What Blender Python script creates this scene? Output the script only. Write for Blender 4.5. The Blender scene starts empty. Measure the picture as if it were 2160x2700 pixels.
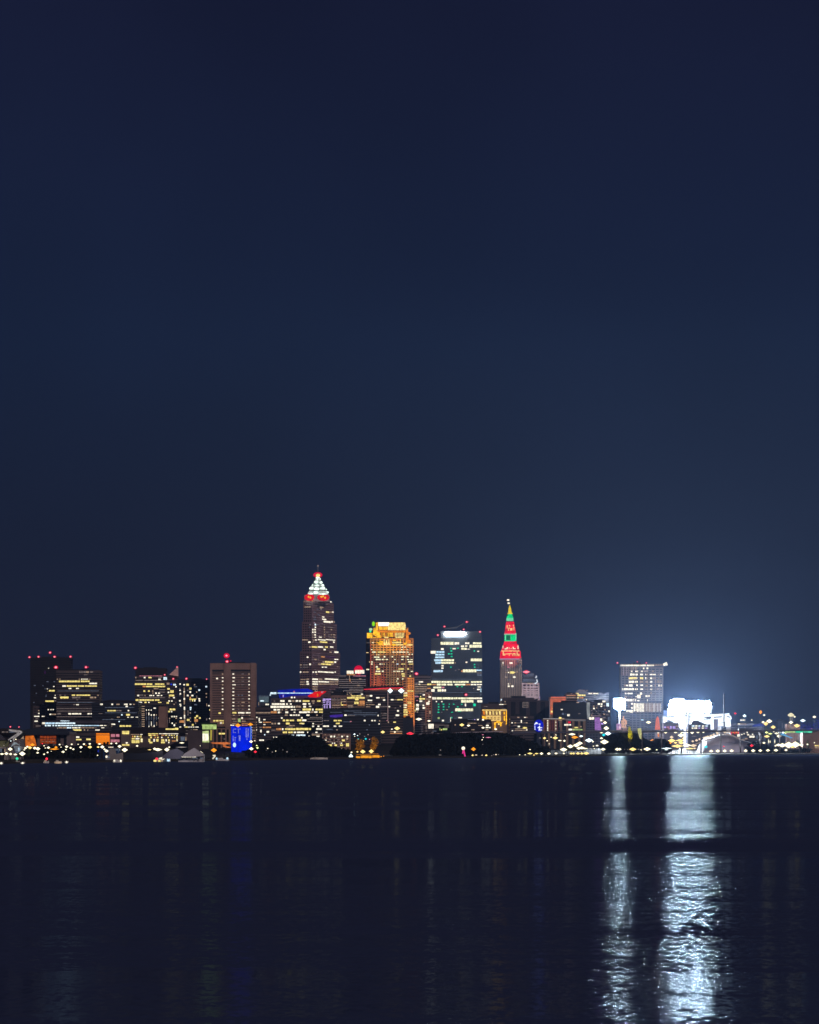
import bpy, bmesh, math, random, re
from mathutils import Vector
random.seed(7)
S = bpy.context.scene
COL = S.collection
# ---------------------------------------------------------------- camera geometry (metres; camera looks along +Y)
F, HY, H, CX = 8650.0, 1955.0, 20.0, 1080.0
def X(px, Y): return (px - CX) / F * Y
def Z(py, Y): return H + (HY - py) / F * Y
cam = bpy.data.cameras.new('camera'); co = bpy.data.objects.new('camera', cam); COL.objects.link(co)
co.location = (0, 0, H); co.rotation_euler = (math.radians(90), 0, 0)
cam.sensor_fit = 'HORIZONTAL'; cam.sensor_width = 36.0; cam.lens = 36.0 * F / 2160.0
cam.shift_y = (HY - 1350.0) / 2160.0
cam.clip_start = 1.0; cam.clip_end = 60000
S.camera = co
S.view_settings.view_transform = 'Standard'; S.view_settings.look = 'None'
S.view_settings.exposure = 0; S.view_settings.gamma = 1
# ---------------------------------------------------------------- materials
def nodes(name):
    m = bpy.data.materials.new(name); m.use_nodes = True
    nt = m.node_tree; nt.nodes.clear()
    out = nt.nodes.new('ShaderNodeOutputMaterial')
    return m, nt, out
def N(nt, t, **kw):
    n = nt.nodes.new(t)
    for k, v in kw.items():
        if k in n.inputs: n.inputs[k].default_value = v
        else: setattr(n, k, v)
    return n
def surf(name, col, rough=0.7, vary=0.25, scale=0.15, metal=0.0):
    m, nt, out = nodes(name)
    b = N(nt, 'ShaderNodeBsdfPrincipled'); b.inputs['Roughness'].default_value = rough; b.inputs['Metallic'].default_value = metal; b.inputs['Specular IOR Level'].default_value = .5 if rough < .4 else .1
    tc = N(nt, 'ShaderNodeTexCoord'); nz = N(nt, 'ShaderNodeTexNoise'); nz.inputs['Scale'].default_value = scale; nz.inputs['Detail'].default_value = 6
    nt.links.new(tc.outputs['Object'], nz.inputs['Vector'])
    cr = N(nt, 'ShaderNodeMapRange'); cr.inputs['From Min'].default_value = .3; cr.inputs['From Max'].default_value = .7
    cr.inputs['To Min'].default_value = 1 - vary; cr.inputs['To Max'].default_value = 1 + vary
    nt.links.new(nz.outputs['Fac'], cr.inputs['Value'])
    mx = N(nt, 'ShaderNodeVectorMath'); mx.operation = 'SCALE'; mx.inputs[0].default_value = col[:3]
    nt.links.new(cr.outputs[0], mx.inputs['Scale']); nt.links.new(mx.outputs[0], b.inputs['Base Color'])
    nt.links.new(b.outputs[0], out.inputs['Surface'])
    return m
def glow(name, col, k, vary=0.0, scale=.35, sample=False):  # also gives lit walls, rails and ledges their light as emission
    m, nt, out = nodes(name)
    e = N(nt, 'ShaderNodeEmission'); e.inputs['Color'].default_value = (*col, 1); e.inputs['Strength'].default_value = k
    if vary:
        tc = N(nt, 'ShaderNodeTexCoord'); nz = N(nt, 'ShaderNodeTexNoise'); nz.inputs['Scale'].default_value = scale; nz.inputs['Detail'].default_value = 2
        nt.links.new(tc.outputs['Object'], nz.inputs['Vector'])
        cr = N(nt, 'ShaderNodeMapRange'); cr.inputs['From Min'].default_value = .3; cr.inputs['From Max'].default_value = .7
        cr.inputs['To Min'].default_value = k * (1 - vary); cr.inputs['To Max'].default_value = k * (1 + vary)
        nt.links.new(nz.outputs['Fac'], cr.inputs['Value']); nt.links.new(cr.outputs[0], e.inputs['Strength'])
    nt.links.new(e.outputs[0], out.inputs['Surface'])
    try: m.cycles.emission_sampling = 'AUTO' if sample else 'NONE'
    except Exception: pass
    return m
# ---------------------------------------------------------------- mesh buffer
class MB:
    def __init__(s): s.v = []; s.f = []; s.m = []
    def quad(s, a, b, c, d, mi=0):
        n = len(s.v); s.v += [tuple(a), tuple(b), tuple(c), tuple(d)]; s.f.append((n, n+1, n+2, n+3)); s.m.append(mi)
    def tri(s, a, b, c, mi=0):
        n = len(s.v); s.v += [tuple(a), tuple(b), tuple(c)]; s.f.append((n, n+1, n+2)); s.m.append(mi)
    def prism(s, pts, z0, z1, mi=0, top=None, z0f=None):
        """closed prism over footprint pts (counter-clockwise seen from above); top: scaled/other footprint"""
        n = len(s.v); k = len(pts); tp = top or pts
        s.v += [(p[0], p[1], z0) for p in pts] + [(p[0], p[1], z1) for p in tp]
        for i in range(k):
            j = (i + 1) % k; s.f.append((n+i, n+j, n+k+j, n+k+i)); s.m.append(mi)
        s.f.append(tuple(n+k+i for i in range(k))); s.m.append(mi)
        s.f.append(tuple(n+k-1-i for i in range(k))); s.m.append(mi)
    def box(s, x0, x1, y0, y1, z0, z1, mi=0):
        s.prism([(x0, y0), (x1, y0), (x1, y1), (x0, y1)], z0, z1, mi)
    def tube(s, a, b, r0, r1=None, k=8, mi=0):
        a = Vector(a); b = Vector(b); r1 = r0 if r1 is None else r1
        d = (b - a).normalized(); u = d.orthogonal().normalized(); w = d.cross(u)
        n = len(s.v)
        for q, r in ((a, r0), (b, r1)):
            for i in range(k):
                t = 2 * math.pi * i / k; s.v.append(tuple(q + (u * math.cos(t) + w * math.sin(t)) * r))
        for i in range(k):
            j = (i + 1) % k; s.f.append((n+i, n+j, n+k+j, n+k+i)); s.m.append(mi)
        s.f.append(tuple(n+k+i for i in range(k))); s.m.append(mi); s.f.append(tuple(n+k-1-i for i in range(k))); s.m.append(mi)
    def ball(s, c, rx, ry, rz, k=10, l=6, mi=0, p=1.0):
        n = len(s.v)
        for i in range(l + 1):
            t = math.pi * i / l; st, ct = math.sin(t), math.cos(t)
            for j in range(k):
                a = 2 * math.pi * j / k
                s.v.append((c[0] + rx * st * math.cos(a), c[1] + ry * st * math.sin(a), c[2] + rz * ct))
        for i in range(l):
            for j in range(k):
                j2 = (j + 1) % k
                s.f.append((n+i*k+j, n+(i+1)*k+j, n+(i+1)*k+j2, n+i*k+j2)); s.m.append(mi)
    def obj(s, name, mats, parent=None, origin=None, smooth=False):
        me = bpy.data.meshes.new(name)
        o0 = Vector(origin) if origin else Vector((0, 0, 0))
        if parent is not None and origin is None:
            rt = parent
            while rt.parent is not None: rt = rt.parent
            o0 = Vector(rt['_o'])
        me.from_pydata([(x - o0.x, y - o0.y, z - o0.z) for x, y, z in s.v], [], s.f)
        if not isinstance(mats, (list, tuple)): mats = [mats]
        for m in mats: me.materials.append(m)
        if len(mats) > 1: me.polygons.foreach_set('material_index', s.m)
        if smooth: me.polygons.foreach_set('use_smooth', [True] * len(s.f))
        me.update()
        o = bpy.data.objects.new(name, me); COL.objects.link(o)
        if parent is None: o.location = o0
        else:
            o.parent = parent
        return o
ROOTS = []
LABELS = {}
def tag(o, label, cat, group=None):
    o['label'] = label; o['category'] = cat
    if group: o['group'] = group
    if label in LABELS: print('DUPLABEL', label)
    n = len(label.split())
    if n > 16 or n < 4: print('LABELLEN', n, label)
    LABELS[label] = 1
def thing(name, label, cat, loc, group=None):
    o = bpy.data.objects.new(name, None); COL.objects.link(o); o.location = loc; o.empty_display_size = 2
    o['_o'] = tuple(loc); ROOTS.append(o); tag(o, label, cat, group); return o
# ---------------------------------------------------------------- shore and terrain
SH = [(-3000, 1500), (-1200, 2250), (0, 2930), (450, 3260), (900, 3680), (1400, 4120), (1700, 4680), (2160, 4940), (3400, 5400), (5200, 5900)]
def lerp_tab(T, x):
    if x <= T[0][0]: return T[0][1]
    for (a, b), (c, d) in zip(T, T[1:]):
        if x <= c: return b + (d - b) * (x - a) / (c - a)
    return T[-1][1]
def shore(px): return lerp_tab(SH, px)
def ground(px, Y):
    return lerp_tab([(-1, -4), (0, 1.4), (40, 2.2), (260, 3.0), (700, 12), (1200, 17), (9000, 22)], Y - shore(px))
# tuning values
SKY_STOPS = [(0.0, (.0100, .0125, .029)), (.05, (.0074, .0109, .029)), (.12, (.0062, .0123, .037)), (.225, (.0070, .0095, .031)), (1.0, (.004, .006, .018))]
SUN = .8
WAVE_Y, WAVE_B0, WAVE_B1, WAVE_X, GUST = .95, .045, -.07, .80, .5
WATER_COL = (.074, .102, .215, 1); WATER_MIX = .036
HAZE = 3.0e-5; HAZE_COL = (.37, .57, 1, 1); HAZE_G = .32
FLOOD = 2700
# ---------------------------------------------------------------- sky
W = bpy.data.worlds.new('World'); S.world = W; W.use_nodes = True
nt = W.node_tree; nt.nodes.clear()
wo = nt.nodes.new('ShaderNodeOutputWorld'); bg = nt.nodes.new('ShaderNodeBackground')
tc = nt.nodes.new('ShaderNodeTexCoord'); sx = nt.nodes.new('ShaderNodeSeparateXYZ')
nt.links.new(tc.outputs['Generated'], sx.inputs[0])
cr = nt.nodes.new('ShaderNodeValToRGB')
E = cr.color_ramp.elements
stops = SKY_STOPS
E[0].position = stops[0][0]; E[0].color = (*stops[0][1], 1)
E[1].position = stops[-1][0]; E[1].color = (*stops[-1][1], 1)
for p, c in stops[1:-1]:
    e = E.new(p); e.color = (*c, 1)
nt.links.new(sx.outputs['Z'], cr.inputs['Fac'])
nz = nt.nodes.new('ShaderNodeTexNoise'); nz.inputs['Scale'].default_value = 9; nz.inputs['Detail'].default_value = 2
nt.links.new(tc.outputs['Generated'], nz.inputs['Vector'])
mr = nt.nodes.new('ShaderNodeMapRange'); mr.inputs['From Min'].default_value = .3; mr.inputs['From Max'].default_value = .7
mr.inputs['To Min'].default_value = .86; mr.inputs['To Max'].default_value = 1.12
nt.links.new(nz.outputs['Fac'], mr.inputs['Value'])
nt.links.new(cr.outputs['Color'], bg.inputs['Color']); nt.links.new(mr.outputs[0], bg.inputs['Strength'])
nt.links.new(bg.outputs[0], wo.inputs[0])
try: W.cycles.sampling_method = 'MANUAL'; W.cycles.sample_map_resolution = 256
except Exception: pass
# the one sun lamp: added warm fill from the camera side, to brown the facades
sl = bpy.data.lights.new('sun', 'SUN'); sl.energy = SUN; sl.angle = math.radians(.5); sl.color = (1, .80, .74)
so = bpy.data.objects.new('sun', sl); COL.objects.link(so); so.location = (300, -200, 400)
so.rotation_euler = Vector((-.50, .78, -.36)).to_track_quat('-Z', 'Y').to_euler()
# ---------------------------------------------------------------- water
m, nt, out = nodes('water'); WATER = m
b = N(nt, 'ShaderNodeBsdfGlossy'); b.inputs['Roughness'].default_value = .022; b.inputs['Color'].default_value = (.62, .80, 1, 1)
geo = N(nt, 'ShaderNodeNewGeometry'); sp = N(nt, 'ShaderNodeSeparateXYZ'); nt.links.new(geo.outputs['Position'], sp.inputs[0])
def M(op, a, bb=None, c=None):
    n = nt.nodes.new('ShaderNodeMath'); n.operation = op
    for i, v in enumerate((a, bb, c)):
        if v is None: continue
        if isinstance(v, (int, float)): n.inputs[i].default_value = v
        else: nt.links.new(v, n.inputs[i])
    return n.outputs[0]
def noise(sx_, sy_, detail, off=0.0, rot=0.0):
    mp = N(nt, 'ShaderNodeMapping'); mp.inputs['Scale'].default_value = (sx_, sy_, 1); mp.inputs['Location'].default_value = (off, off * .7, off)
    mp.inputs['Rotation'].default_value = (0, 0, rot)
    nt.links.new(geo.outputs['Position'], mp.inputs['Vector'])
    n = N(nt, 'ShaderNodeTexNoise'); n.inputs['Scale'].default_value = 1; n.inputs['Detail'].default_value = detail; n.inputs['Roughness'].default_value = .55
    nt.links.new(mp.outputs[0], n.inputs['Vector'])
    return M('SUBTRACT', n.outputs['Fac'], .5)
Yv = sp.outputs['Y']; Xv = sp.outputs['X']
# calm slicks lying across the lake
def slick(center, half, soft, tilt=0.0):
    yy = M('ADD', M('ADD', Yv, M('MULTIPLY', Xv, tilt)), M('MULTIPLY', noise(.012, .006, 3, center), 13.0))
    d = M('ABSOLUTE', M('SUBTRACT', yy, center))
    n = N(nt, 'ShaderNodeMapRange'); n.interpolation_type = 'SMOOTHSTEP'
    n.inputs['From Min'].default_value = half; n.inputs['From Max'].default_value = half + soft
    nt.links.new(d, n.inputs['Value']); return n.outputs[0]
slk = M('MULTIPLY', slick(622, 6, 56, .03), M('MAXIMUM', slick(1240, 10, 60, -.05), .7))
amp = slk
patch = noise(.0035, .0018, 3, 31.0)
pm = N(nt, 'ShaderNodeMapRange'); pm.inputs['From Min'].default_value = -.12; pm.inputs['From Max'].default_value = .1
pm.inputs['To Min'].default_value = .78; pm.inputs['To Max'].default_value = 1.1
nt.links.new(patch, pm.inputs['Value'])
amp = M('MULTIPLY', amp, pm.outputs[0])
rip = M('MULTIPLY', noise(1.7, .62, 3, 3.0, .06), WAVE_Y)
half = M('MULTIPLY', noise(.6, .34, 2, 7.0, -.10), WAVE_Y * .8)
mid = M('MULTIPLY', noise(.16, .16, 2, 11.0, -.1), WAVE_Y * .4)
big = M('MULTIPLY', noise(.02, .02, 2, 17.0, .08), WAVE_Y * .3)
bt = N(nt, 'ShaderNodeMapRange'); bt.inputs['From Min'].default_value = 260; bt.inputs['From Max'].default_value = 1700
bt.inputs['To Min'].default_value = WAVE_B0; bt.inputs['To Max'].default_value = WAVE_B1; nt.links.new(Yv, bt.inputs['Value'])
gust = M('MULTIPLY', noise(.016, .06, 3, 91.0, .02), WAVE_Y * GUST * .55)
gust2 = M('MULTIPLY', noise(.0022, .011, 3, 41.0, -.015), WAVE_Y * GUST * 1.7)
big = M('ADD', big, M('ADD', gust, gust2))
ny = M('MULTIPLY', M('ADD', M('ADD', M('ADD', M('ADD', rip, half), mid), big), bt.outputs[0]), amp)
stk = N(nt, 'ShaderNodeMapRange'); stk.interpolation_type = 'SMOOTHSTEP'; stk.inputs['From Min'].default_value = -.01; stk.inputs['From Max'].default_value = .07
stk.inputs['To Min'].default_value = 0; stk.inputs['To Max'].default_value = -.085
nt.links.new(noise(.005, .040, 8, 141.0, .01), stk.inputs['Value'])
ny = M('ADD', ny, stk.outputs[0])   # long wave backs that face the camera and show only sky
nx = M('MULTIPLY', M('MULTIPLY', M('ADD', noise(1.9, .9, 3, 53.0), noise(.3, .3, 2, 73.0)), WAVE_X), amp)
ny = M('ADD', ny, M('MULTIPLY', M('SUBTRACT', 1.0, slk), -.06))   # a long swell face turned to the shore
nx = M('MULTIPLY', M('MULTIPLY', noise(.9, 1.3, 3, 53.0), WAVE_X), amp)
cb = N(nt, 'ShaderNodeCombineXYZ'); nt.links.new(nx, cb.inputs[0]); nt.links.new(ny, cb.inputs[1]); cb.inputs[2].default_value = 1
nn = N(nt, 'ShaderNodeVectorMath'); nn.operation = 'NORMALIZE'; nt.links.new(cb.outputs[0], nn.inputs[0])
nt.links.new(nn.outputs[0], b.inputs['Normal'])
sc2 = N(nt, 'ShaderNodeVectorMath'); sc2.operation = 'MULTIPLY'; sc2.inputs[1].default_value = (.4, .4, 1); nt.links.new(cb.outputs[0], sc2.inputs[0])
n2 = N(nt, 'ShaderNodeVectorMath'); n2.operation = 'NORMALIZE'; nt.links.new(sc2.outputs[0], n2.inputs[0])
df = N(nt, 'ShaderNodeBsdfDiffuse'); nt.links.new(n2.outputs[0], df.inputs['Normal']); df.inputs['Color'].default_value = WATER_COL; mixs = N(nt, 'ShaderNodeMixShader'); mixs.inputs[0].default_value = WATER_MIX
nt.links.new(df.outputs[0], mixs.inputs[1]); nt.links.new(b.outputs[0], mixs.inputs[2]); nt.links.new(mixs.outputs[0], out.inputs['Surface'])
w = MB(); w.quad((-9000, -900, 0), (9000, -900, 0), (9000, 12000, 0), (-9000, 12000, 0))
o = w.obj('water', WATER); o['kind'] = 'structure'
# ---------------------------------------------------------------- land
GROUND = surf('ground', (.05, .045, .04), .9, .4, .02)
t = MB(); us = list(range(-3000, 5201, 100)); ds = [-.5, 0, 40, 150, 260, 400, 550, 700, 950, 1200, 2000, 3500, 6000]
for u in us:
    for d in ds:
        Y = shore(u) + d
        if d == 6000: Y = 11900
        z = ground(u, Y) if d > -.4 else -3
        xx = X(u, Y)
        t.v.append((max(-8900, min(8900, xx)), Y, z + (random.random() - .5) * (1.2 if d > 100 else 0)))
k = len(ds)
for i in range(len(us) - 1):
    for j in range(k - 1):
        t.f.append((i*k+j, (i+1)*k+j, (i+1)*k+j+1, i*k+j+1)); t.m.append(0)
o = t.obj('ground', GROUND); o['kind'] = 'structure'
# the lake bed shelf in front of the camera is water only; the haze box holds everything
m, nt, out = nodes('haze')
pv = N(nt, 'ShaderNodeVolumePrincipled'); pv.inputs['Color'].default_value = HAZE_COL; pv.inputs['Density'].default_value = HAZE
pv.inputs['Anisotropy'].default_value = HAZE_G
nt.links.new(pv.outputs[0], out.inputs['Volume'])
hz = MB(); hz.box(-9100, 9100, -1000, 12100, -5, 640)
if HAZE > 0:
    o = hz.obj('haze', m); o['kind'] = 'stuff'
S.cycles.volume_bounces = 0; S.cycles.max_bounces = 4; S.cycles.diffuse_bounces = 1; S.cycles.glossy_bounces = 2
S.cycles.transmission_bounces = 0; S.cycles.sample_clamp_indirect = 0
S.cycles.use_denoising = True; S.cycles.adaptive_threshold = .004
# ---------------------------------------------------------------- palette
PAL = {'w': ((1, .91, .72), 1.3), 'y': ((1, .80, .24), 1.1), 'f': ((1, .95, .62), 1.2), 'a': ((1, .70, .30), 1.0), 'c': ((.72, .90, 1), 1.3), 'd': ((1, .78, .72), .17), 'g': ((.01, .72, .38), .95),
       'o': ((1, .42, .14), .62), 'r': ((1, .01, .05), .9), 'p': ((.62, .45, 1), .8), 'k': ((1, .35, .45), .6), 'b': ((.02, .05, 1), .8),
       'm': ((.9, .62, .42), .42), 'n': ((.30, .36, .50), .30), 'q': ((.42, .05, .62), .10), 's': ((.55, .75, .25), .8), 'u': ((.55, .80, 1), 1.1),
       'v': ((1, .30, .01), .9)}
PM = {k: glow('lit_window_' + k, c, s, .35 if k not in 'rb' else 0, .3) for k, (c, s) in PAL.items()}  # dim keys also draw grey wall stripes as faint emission
LP = {'w': ((1, .90, .62), 2.0), 'y': ((1, .74, .25), 1.7), 'o': ((1, .33, .02), 1.5), 'c': ((.80, .97, 1), 2.2), 'g': ((.03, .8, .4), 1.3),
      'r': ((1, .03, .06), 1.8), 'd': ((1, .85, .8), .35), 't': ((.02, .75, .85), 1.2), 'u': ((.45, .6, 1), 1.6), 'b': ((.04, .08, 1), 1.3), 'k': ((1, .3, .5), 1.0), 'm': ((1, .78, .55), 1.1), 's': ((.85, .95, .35), 2.0)}
LM = {k: glow('lamp_' + k, c, s, sample=(k in 'wyocs')) for k, (c, s) in LP.items()}
RED_HALO = glow('beacon_halo', (1, .0, .05), .75); RED_CORE = glow('beacon_core', (1, .32, .40), 1.6)  # red glow around a warning light is shaped as an emitting ball
DARK = surf('painted_steel', (.03, .03, .035), .6)
STEEL = surf('galvanised_steel', (.25, .25, .27), .5)
GLASS = surf('dark_glass', (.026, .027, .034), .25, .3)
def WALL(name, c, r=.8): return surf(name, c, r, .18, .05)
M_black = WALL('charcoal_cladding', (.035, .03, .035))
M_dark = WALL('dark_stone', (.135, .11, .12))
M_grey = WALL('grey_concrete', (.24, .20, .21))
M_brown = WALL('brown_granite', (.42, .27, .23))
M_tan = WALL('tan_stone', (.42, .30, .22))
M_navy = WALL('blue_glass_cladding', (.035, .045, .075), .35)
M_slate = WALL('slate_cladding', (.12, .12, .16), .5)
M_pink = WALL('pink_granite', (.55, .38, .40))
M_white = WALL('white_render', (.8, .8, .8))
M_pale = WALL('pale_concrete', (.36, .34, .35))
CR = {'A': (0, 1700, 290/1725), 'B': (260, 1700, 290/1725), 'C': (520, 1700, 290/1725), 'D': (780, 1700, 290/1725), 'E': (1050, 1700, 290/1725),
      'F': (1320, 1700, 290/1725), 'G': (1590, 1700, 290/1725), 'H': (1860, 1700, 300/1725), 'K': (770, 1470, 160/908), 'L': (930, 1620, 180/1294),
      'M': (1110, 1620, 190/1365), 'T': (1290, 1560, 160/1078), 'S': (0, 0, 1.0)}
def px(c, x): return CR[c][0] + x * CR[c][2]
def py(c, y): return CR[c][1] + y * CR[c][2]
# ---------------------------------------------------------------- buildings
def footprint(c, x0, x1, Y, depth, xc=None, k=1.0):
    a, b = X(px(c, x0), Y), X(px(c, x1), Y)
    if xc is None: return [(a, Y), (b, Y), (b, Y + depth), (a, Y + depth)]
    m = X(px(c, xc), Y); l, r = m - a, b - m
    p, q = l * k, r / k
    return [(m, Y), (b, Y + q), (a + b - m, Y + p + q), (a, Y + p)]
def inset(fp, s):
    cx = sum(p[0] for p in fp) / len(fp); cy = sum(p[1] for p in fp) / len(fp)
    return [(cx + (x - cx) * s, cy + (y - cy) * s) for x, y in fp]
def relief(mb, fp, z0, z1, style, fl=3.9, bay=4.6, band=.52):
    n = len(fp)
    for i in range(n):
        a, b = Vector(fp[i]), Vector(fp[(i + 1) % n]); d = b - a; L = d.length
        if L < .5: continue
        d /= L; nrm = Vector((d.y, -d.x))
        if nrm.y > .3: continue
        def slab(s0, s1, za, zb, out):
            p = a + d * s0; q = a + d * s1; p2 = p + nrm * out; q2 = q + nrm * out
            mb.prism([(p2.x, p2.y), (q2.x, q2.y), (q.x, q.y), (p.x, p.y)], za, zb, 0)
        if style in ('band', 'grid'):
            z = z1 - fl * .9
            while z > z0 + 1:
                slab(0, L, z, z + fl * band, .28); z -= fl
        if style in ('rib', 'grid'):
            m = max(1, int(L / bay)); w = bay * (.42 if style == 'rib' else .3)
            for j in range(m + 1):
                s = min(max(0, j * L / m - w / 2), L - w); slab(s, s + w, z0, z1 - .6, .42)
        slab(0, L, z1 - 1.3, z1, .5)
class B: pass
def building(name, label, c, x0, x1, yt, Y, depth=40, mat=None, style='band', yb=None, xc=None, k=1.0, fl=3.9, bay=4.6, cat='building', group=None, band=.52, roof=True, glass=None):
    b = B(); b.c = c; b.Y = Y; b.tiers = []
    fp = footprint(c, x0, x1, Y, depth, xc, k)
    cx = sum(p[0] for p in fp) / 4; cy = sum(p[1] for p in fp) / 4
    gp = px(c, (x0 + x1) / 2); zb = ground(gp, Y) - 1.5
    b.root = thing(name, label, cat, (cx, cy, zb + 1), group)
    b.mat = mat or M_grey
    b.zb = zb
    tier(b, x0, x1, yt, yb, xc, k, depth, style, mat, fl, bay, band=band, roof=roof, glass=glass)
    return b
def tier(b, x0, x1, yt, yb=None, xc=None, k=1.0, depth=40, style='band', mat=None, fl=3.9, bay=4.6, dy=0.0, part='wall', c=None, band=.52, roof=True, glass=None):
    c = c or b.c
    Y = b.Y + dy; fp = footprint(c, x0, x1, Y, depth, xc, k)
    z1 = Z(py(c, yt), Y); z0 = b.zb if yb is None else Z(py(c, yb), Y)
    mb = MB(); mb.prism(fp, z0, z1, 1 if style in ('band', 'grid', 'rib') else 0)
    if style != 'plain': relief(mb, fp, z0, z1, style, fl, bay, band)
    mb.obj(part, [mat or b.mat, glass or GLASS], b.root)
    if roof and z1 - z0 > 6:
        r = MB(); i_ = inset(fp, .96); h = inset(fp, .45)
        r.prism(i_, z1, z1 + .5, 0); ro = r.obj('roof', DARK, b.root); r = MB(); jx = random.uniform(-3, 3); zt = z1 + random.uniform(2.0, 3.2); r.prism([(x + jx, y) for x, y in h], z1 + .5, zt, 0); r.obj('plant_room', DARK, ro)
    b.tiers.append((z0, z1, fp))
    return fp, z0, z1
def hit(fp, u):
    """front-most point of footprint along the sight line X = u*Y, with outward normal"""
    best = None; n = len(fp)
    for i in range(n):
        a, q = fp[i], fp[(i + 1) % n]
        dx, dy = q[0] - a[0], q[1] - a[1]
        den = dx - u * dy
        if abs(den) < 1e-9: continue
        t = (u * a[1] - a[0]) / den
        if -1e-6 <= t <= 1 + 1e-6:
            Yh = a[1] + t * dy
            if best is None or Yh < best[0]:
                L = math.hypot(dx, dy); best = (Yh, i, (dy / L, -dx / L))
    return best
def pane(mb, b, xa, xb, ya, yb_, out=.5, th=.3, gaps=True, tier_=None):
    """a lit pane on the facade between picture columns xa..xb and rows ya..yb_ (source pixels)"""
    segs = []
    Zm = Z((ya + yb_) / 2, b.Y)
    T = [t for t in b.tiers if t[0] - 2 <= Zm <= t[1] + 3] or b.tiers
    if tier_ is not None: T = [b.tiers[tier_]]
    um = ((xa + xb) / 2 - CX) / F
    c = [(hit(t[2], um), t) for t in T]; c = [q for q in c if q[0]]
    if not c:
        c = [((b.tiers[0][2][0][1], 0, (0, -1)), b.tiers[0])]
    (Yh, i, nrm), t = min(c, key=lambda q: q[0][0])
    fp = t[2]; a, q = fp[i], fp[(i + 1) % len(fp)]
    def on(xp):
        u = (xp - CX) / F; dx, dy = q[0] - a[0], q[1] - a[1]; den = dx - u * dy
        s = (u * a[1] - a[0]) / den if abs(den) > 1e-9 else .5
        s = min(1.02, max(-.02, s)); return Vector((a[0] + s * dx, a[1] + s * dy))
    p, r = on(xa), on(xb)
    if (r - p).length < .3: r = p + (Vector((q[0], q[1])) - Vector((a[0], a[1]))).normalized() * .8
    z1, z0 = Z(ya, Yh), Z(yb_, Yh)
    n = Vector(nrm); L = (r - p).length; d = (r - p) / L
    m = max(1, int(round(L / 4.2))) if gaps else 1
    g = .28 if m > 1 else 0
    for j in range(m):
        s0 = j * L / m + (g / 2 if j else 0); s1 = (j + 1) * L / m - (g / 2 if j < m - 1 else 0)
        A, C = p + d * s0, p + d * s1
        A2, C2 = A + n * out, C + n * out; A1, C1 = A + n * (out - th), C + n * (out - th)
        mb.prism([(A2.x, A2.y), (C2.x, C2.y), (C1.x, C1.y), (A1.x, A1.y)], z0, z1, 0)
    return L * (z1 - z0)
RX = re.compile(r'(-?\d+)-(-?\d+)([a-z])')
def windows(b, data, c=None, h=18, out=.5, tier_=None, part='window'):
    c = c or b.c; items = []
    for row in data.replace('\n', ';').split(';'):
        row = row.strip()
        if not row: continue
        hd, body = row.split(':'); hd = hd.split(); y = float(hd[0]); hh = float(hd[1]) if len(hd) > 1 else h
        for x0, x1, k in RX.findall(body):
            x0, x1 = float(x0), float(x1)
            xa, xb = px(c, x0), px(c, x1); hh *= .92; ya, yb = py(c, y - hh / 2), py(c, y + hh / 2)
            items.append((-(xb - xa) * (yb - ya), xa, xb, ya, yb, k))
    if not hasattr(b, 'cnt'): b.cnt = 0; b.rest = {}
    items.sort(); rest = {}
    for it in items:
        _, xa, xb, ya, yb, k = it
        if b.cnt < 98:
            mb = MB(); pane(mb, b, xa, xb, ya, yb, out, tier_=tier_); mb.obj(part, PM[k], b.root); b.cnt += 1
        else:
            rest.setdefault(k, []).append(it)
    if rest:
        ks = sorted(rest); mb = MB()
        for i, k in enumerate(ks):
            for _, xa, xb, ya, yb, _k in rest[k]:
                n0 = len(mb.f); pane(mb, b, xa, xb, ya, yb, out, tier_=tier_); mb.m[n0:] = [i] * (len(mb.f) - n0)
        o = mb.obj('window', [PM[k] for k in ks], b.root); o['kind'] = 'stuff'
def beacon(b, c, x, y, r=26, pole=True, dY=4, core=True, mats=None):
    Y = b.Y + dY; xx, zz = X(px(c, x), Y), Z(py(c, y), Y); R = r * CR[c][2] / F * Y
    R *= .92; m = MB(); m.ball((xx, Y, zz), R, R * .8, R * .85, 10, 6, 0)
    if core: q = .36 if r > 45 else .55; m.ball((xx, Y - R * .75, zz), R * q, R * .4, R * q * .8, 8, 5, 1)
    top = max(t[1] for t in b.tiers); par = b.root
    if pole and zz - R > top + .3:
        p = MB(); p.tube((xx, Y, top), (xx, Y, zz - R * .8), .22, .16, 5); par = p.obj('mast', DARK, b.root)
    m.obj('warning_light', list(mats or (RED_HALO, RED_CORE)), par)
def poly_part(b, c, pts, Y, th, mat, part, parent=None, smooth=False):
    """vertical slab whose outline is given in picture points at distance Y, th metres thick"""
    n = len(pts); mb = MB()
    fr = [(X(px(c, x), Y), Y, Z(py(c, y), Y)) for x, y in pts]; bk = [(x, Y + th, z) for x, _, z in fr]
    mb.v = fr + bk; mb.f = [tuple(range(n)), tuple(range(2*n - 1, n - 1, -1))] + [(i, n + i, n + (i+1) % n, (i+1) % n) for i in range(n)]
    mb.m = [0] * len(mb.f)
    return mb.obj(part, mat, b.root if b is not None else parent, smooth=smooth)
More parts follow.
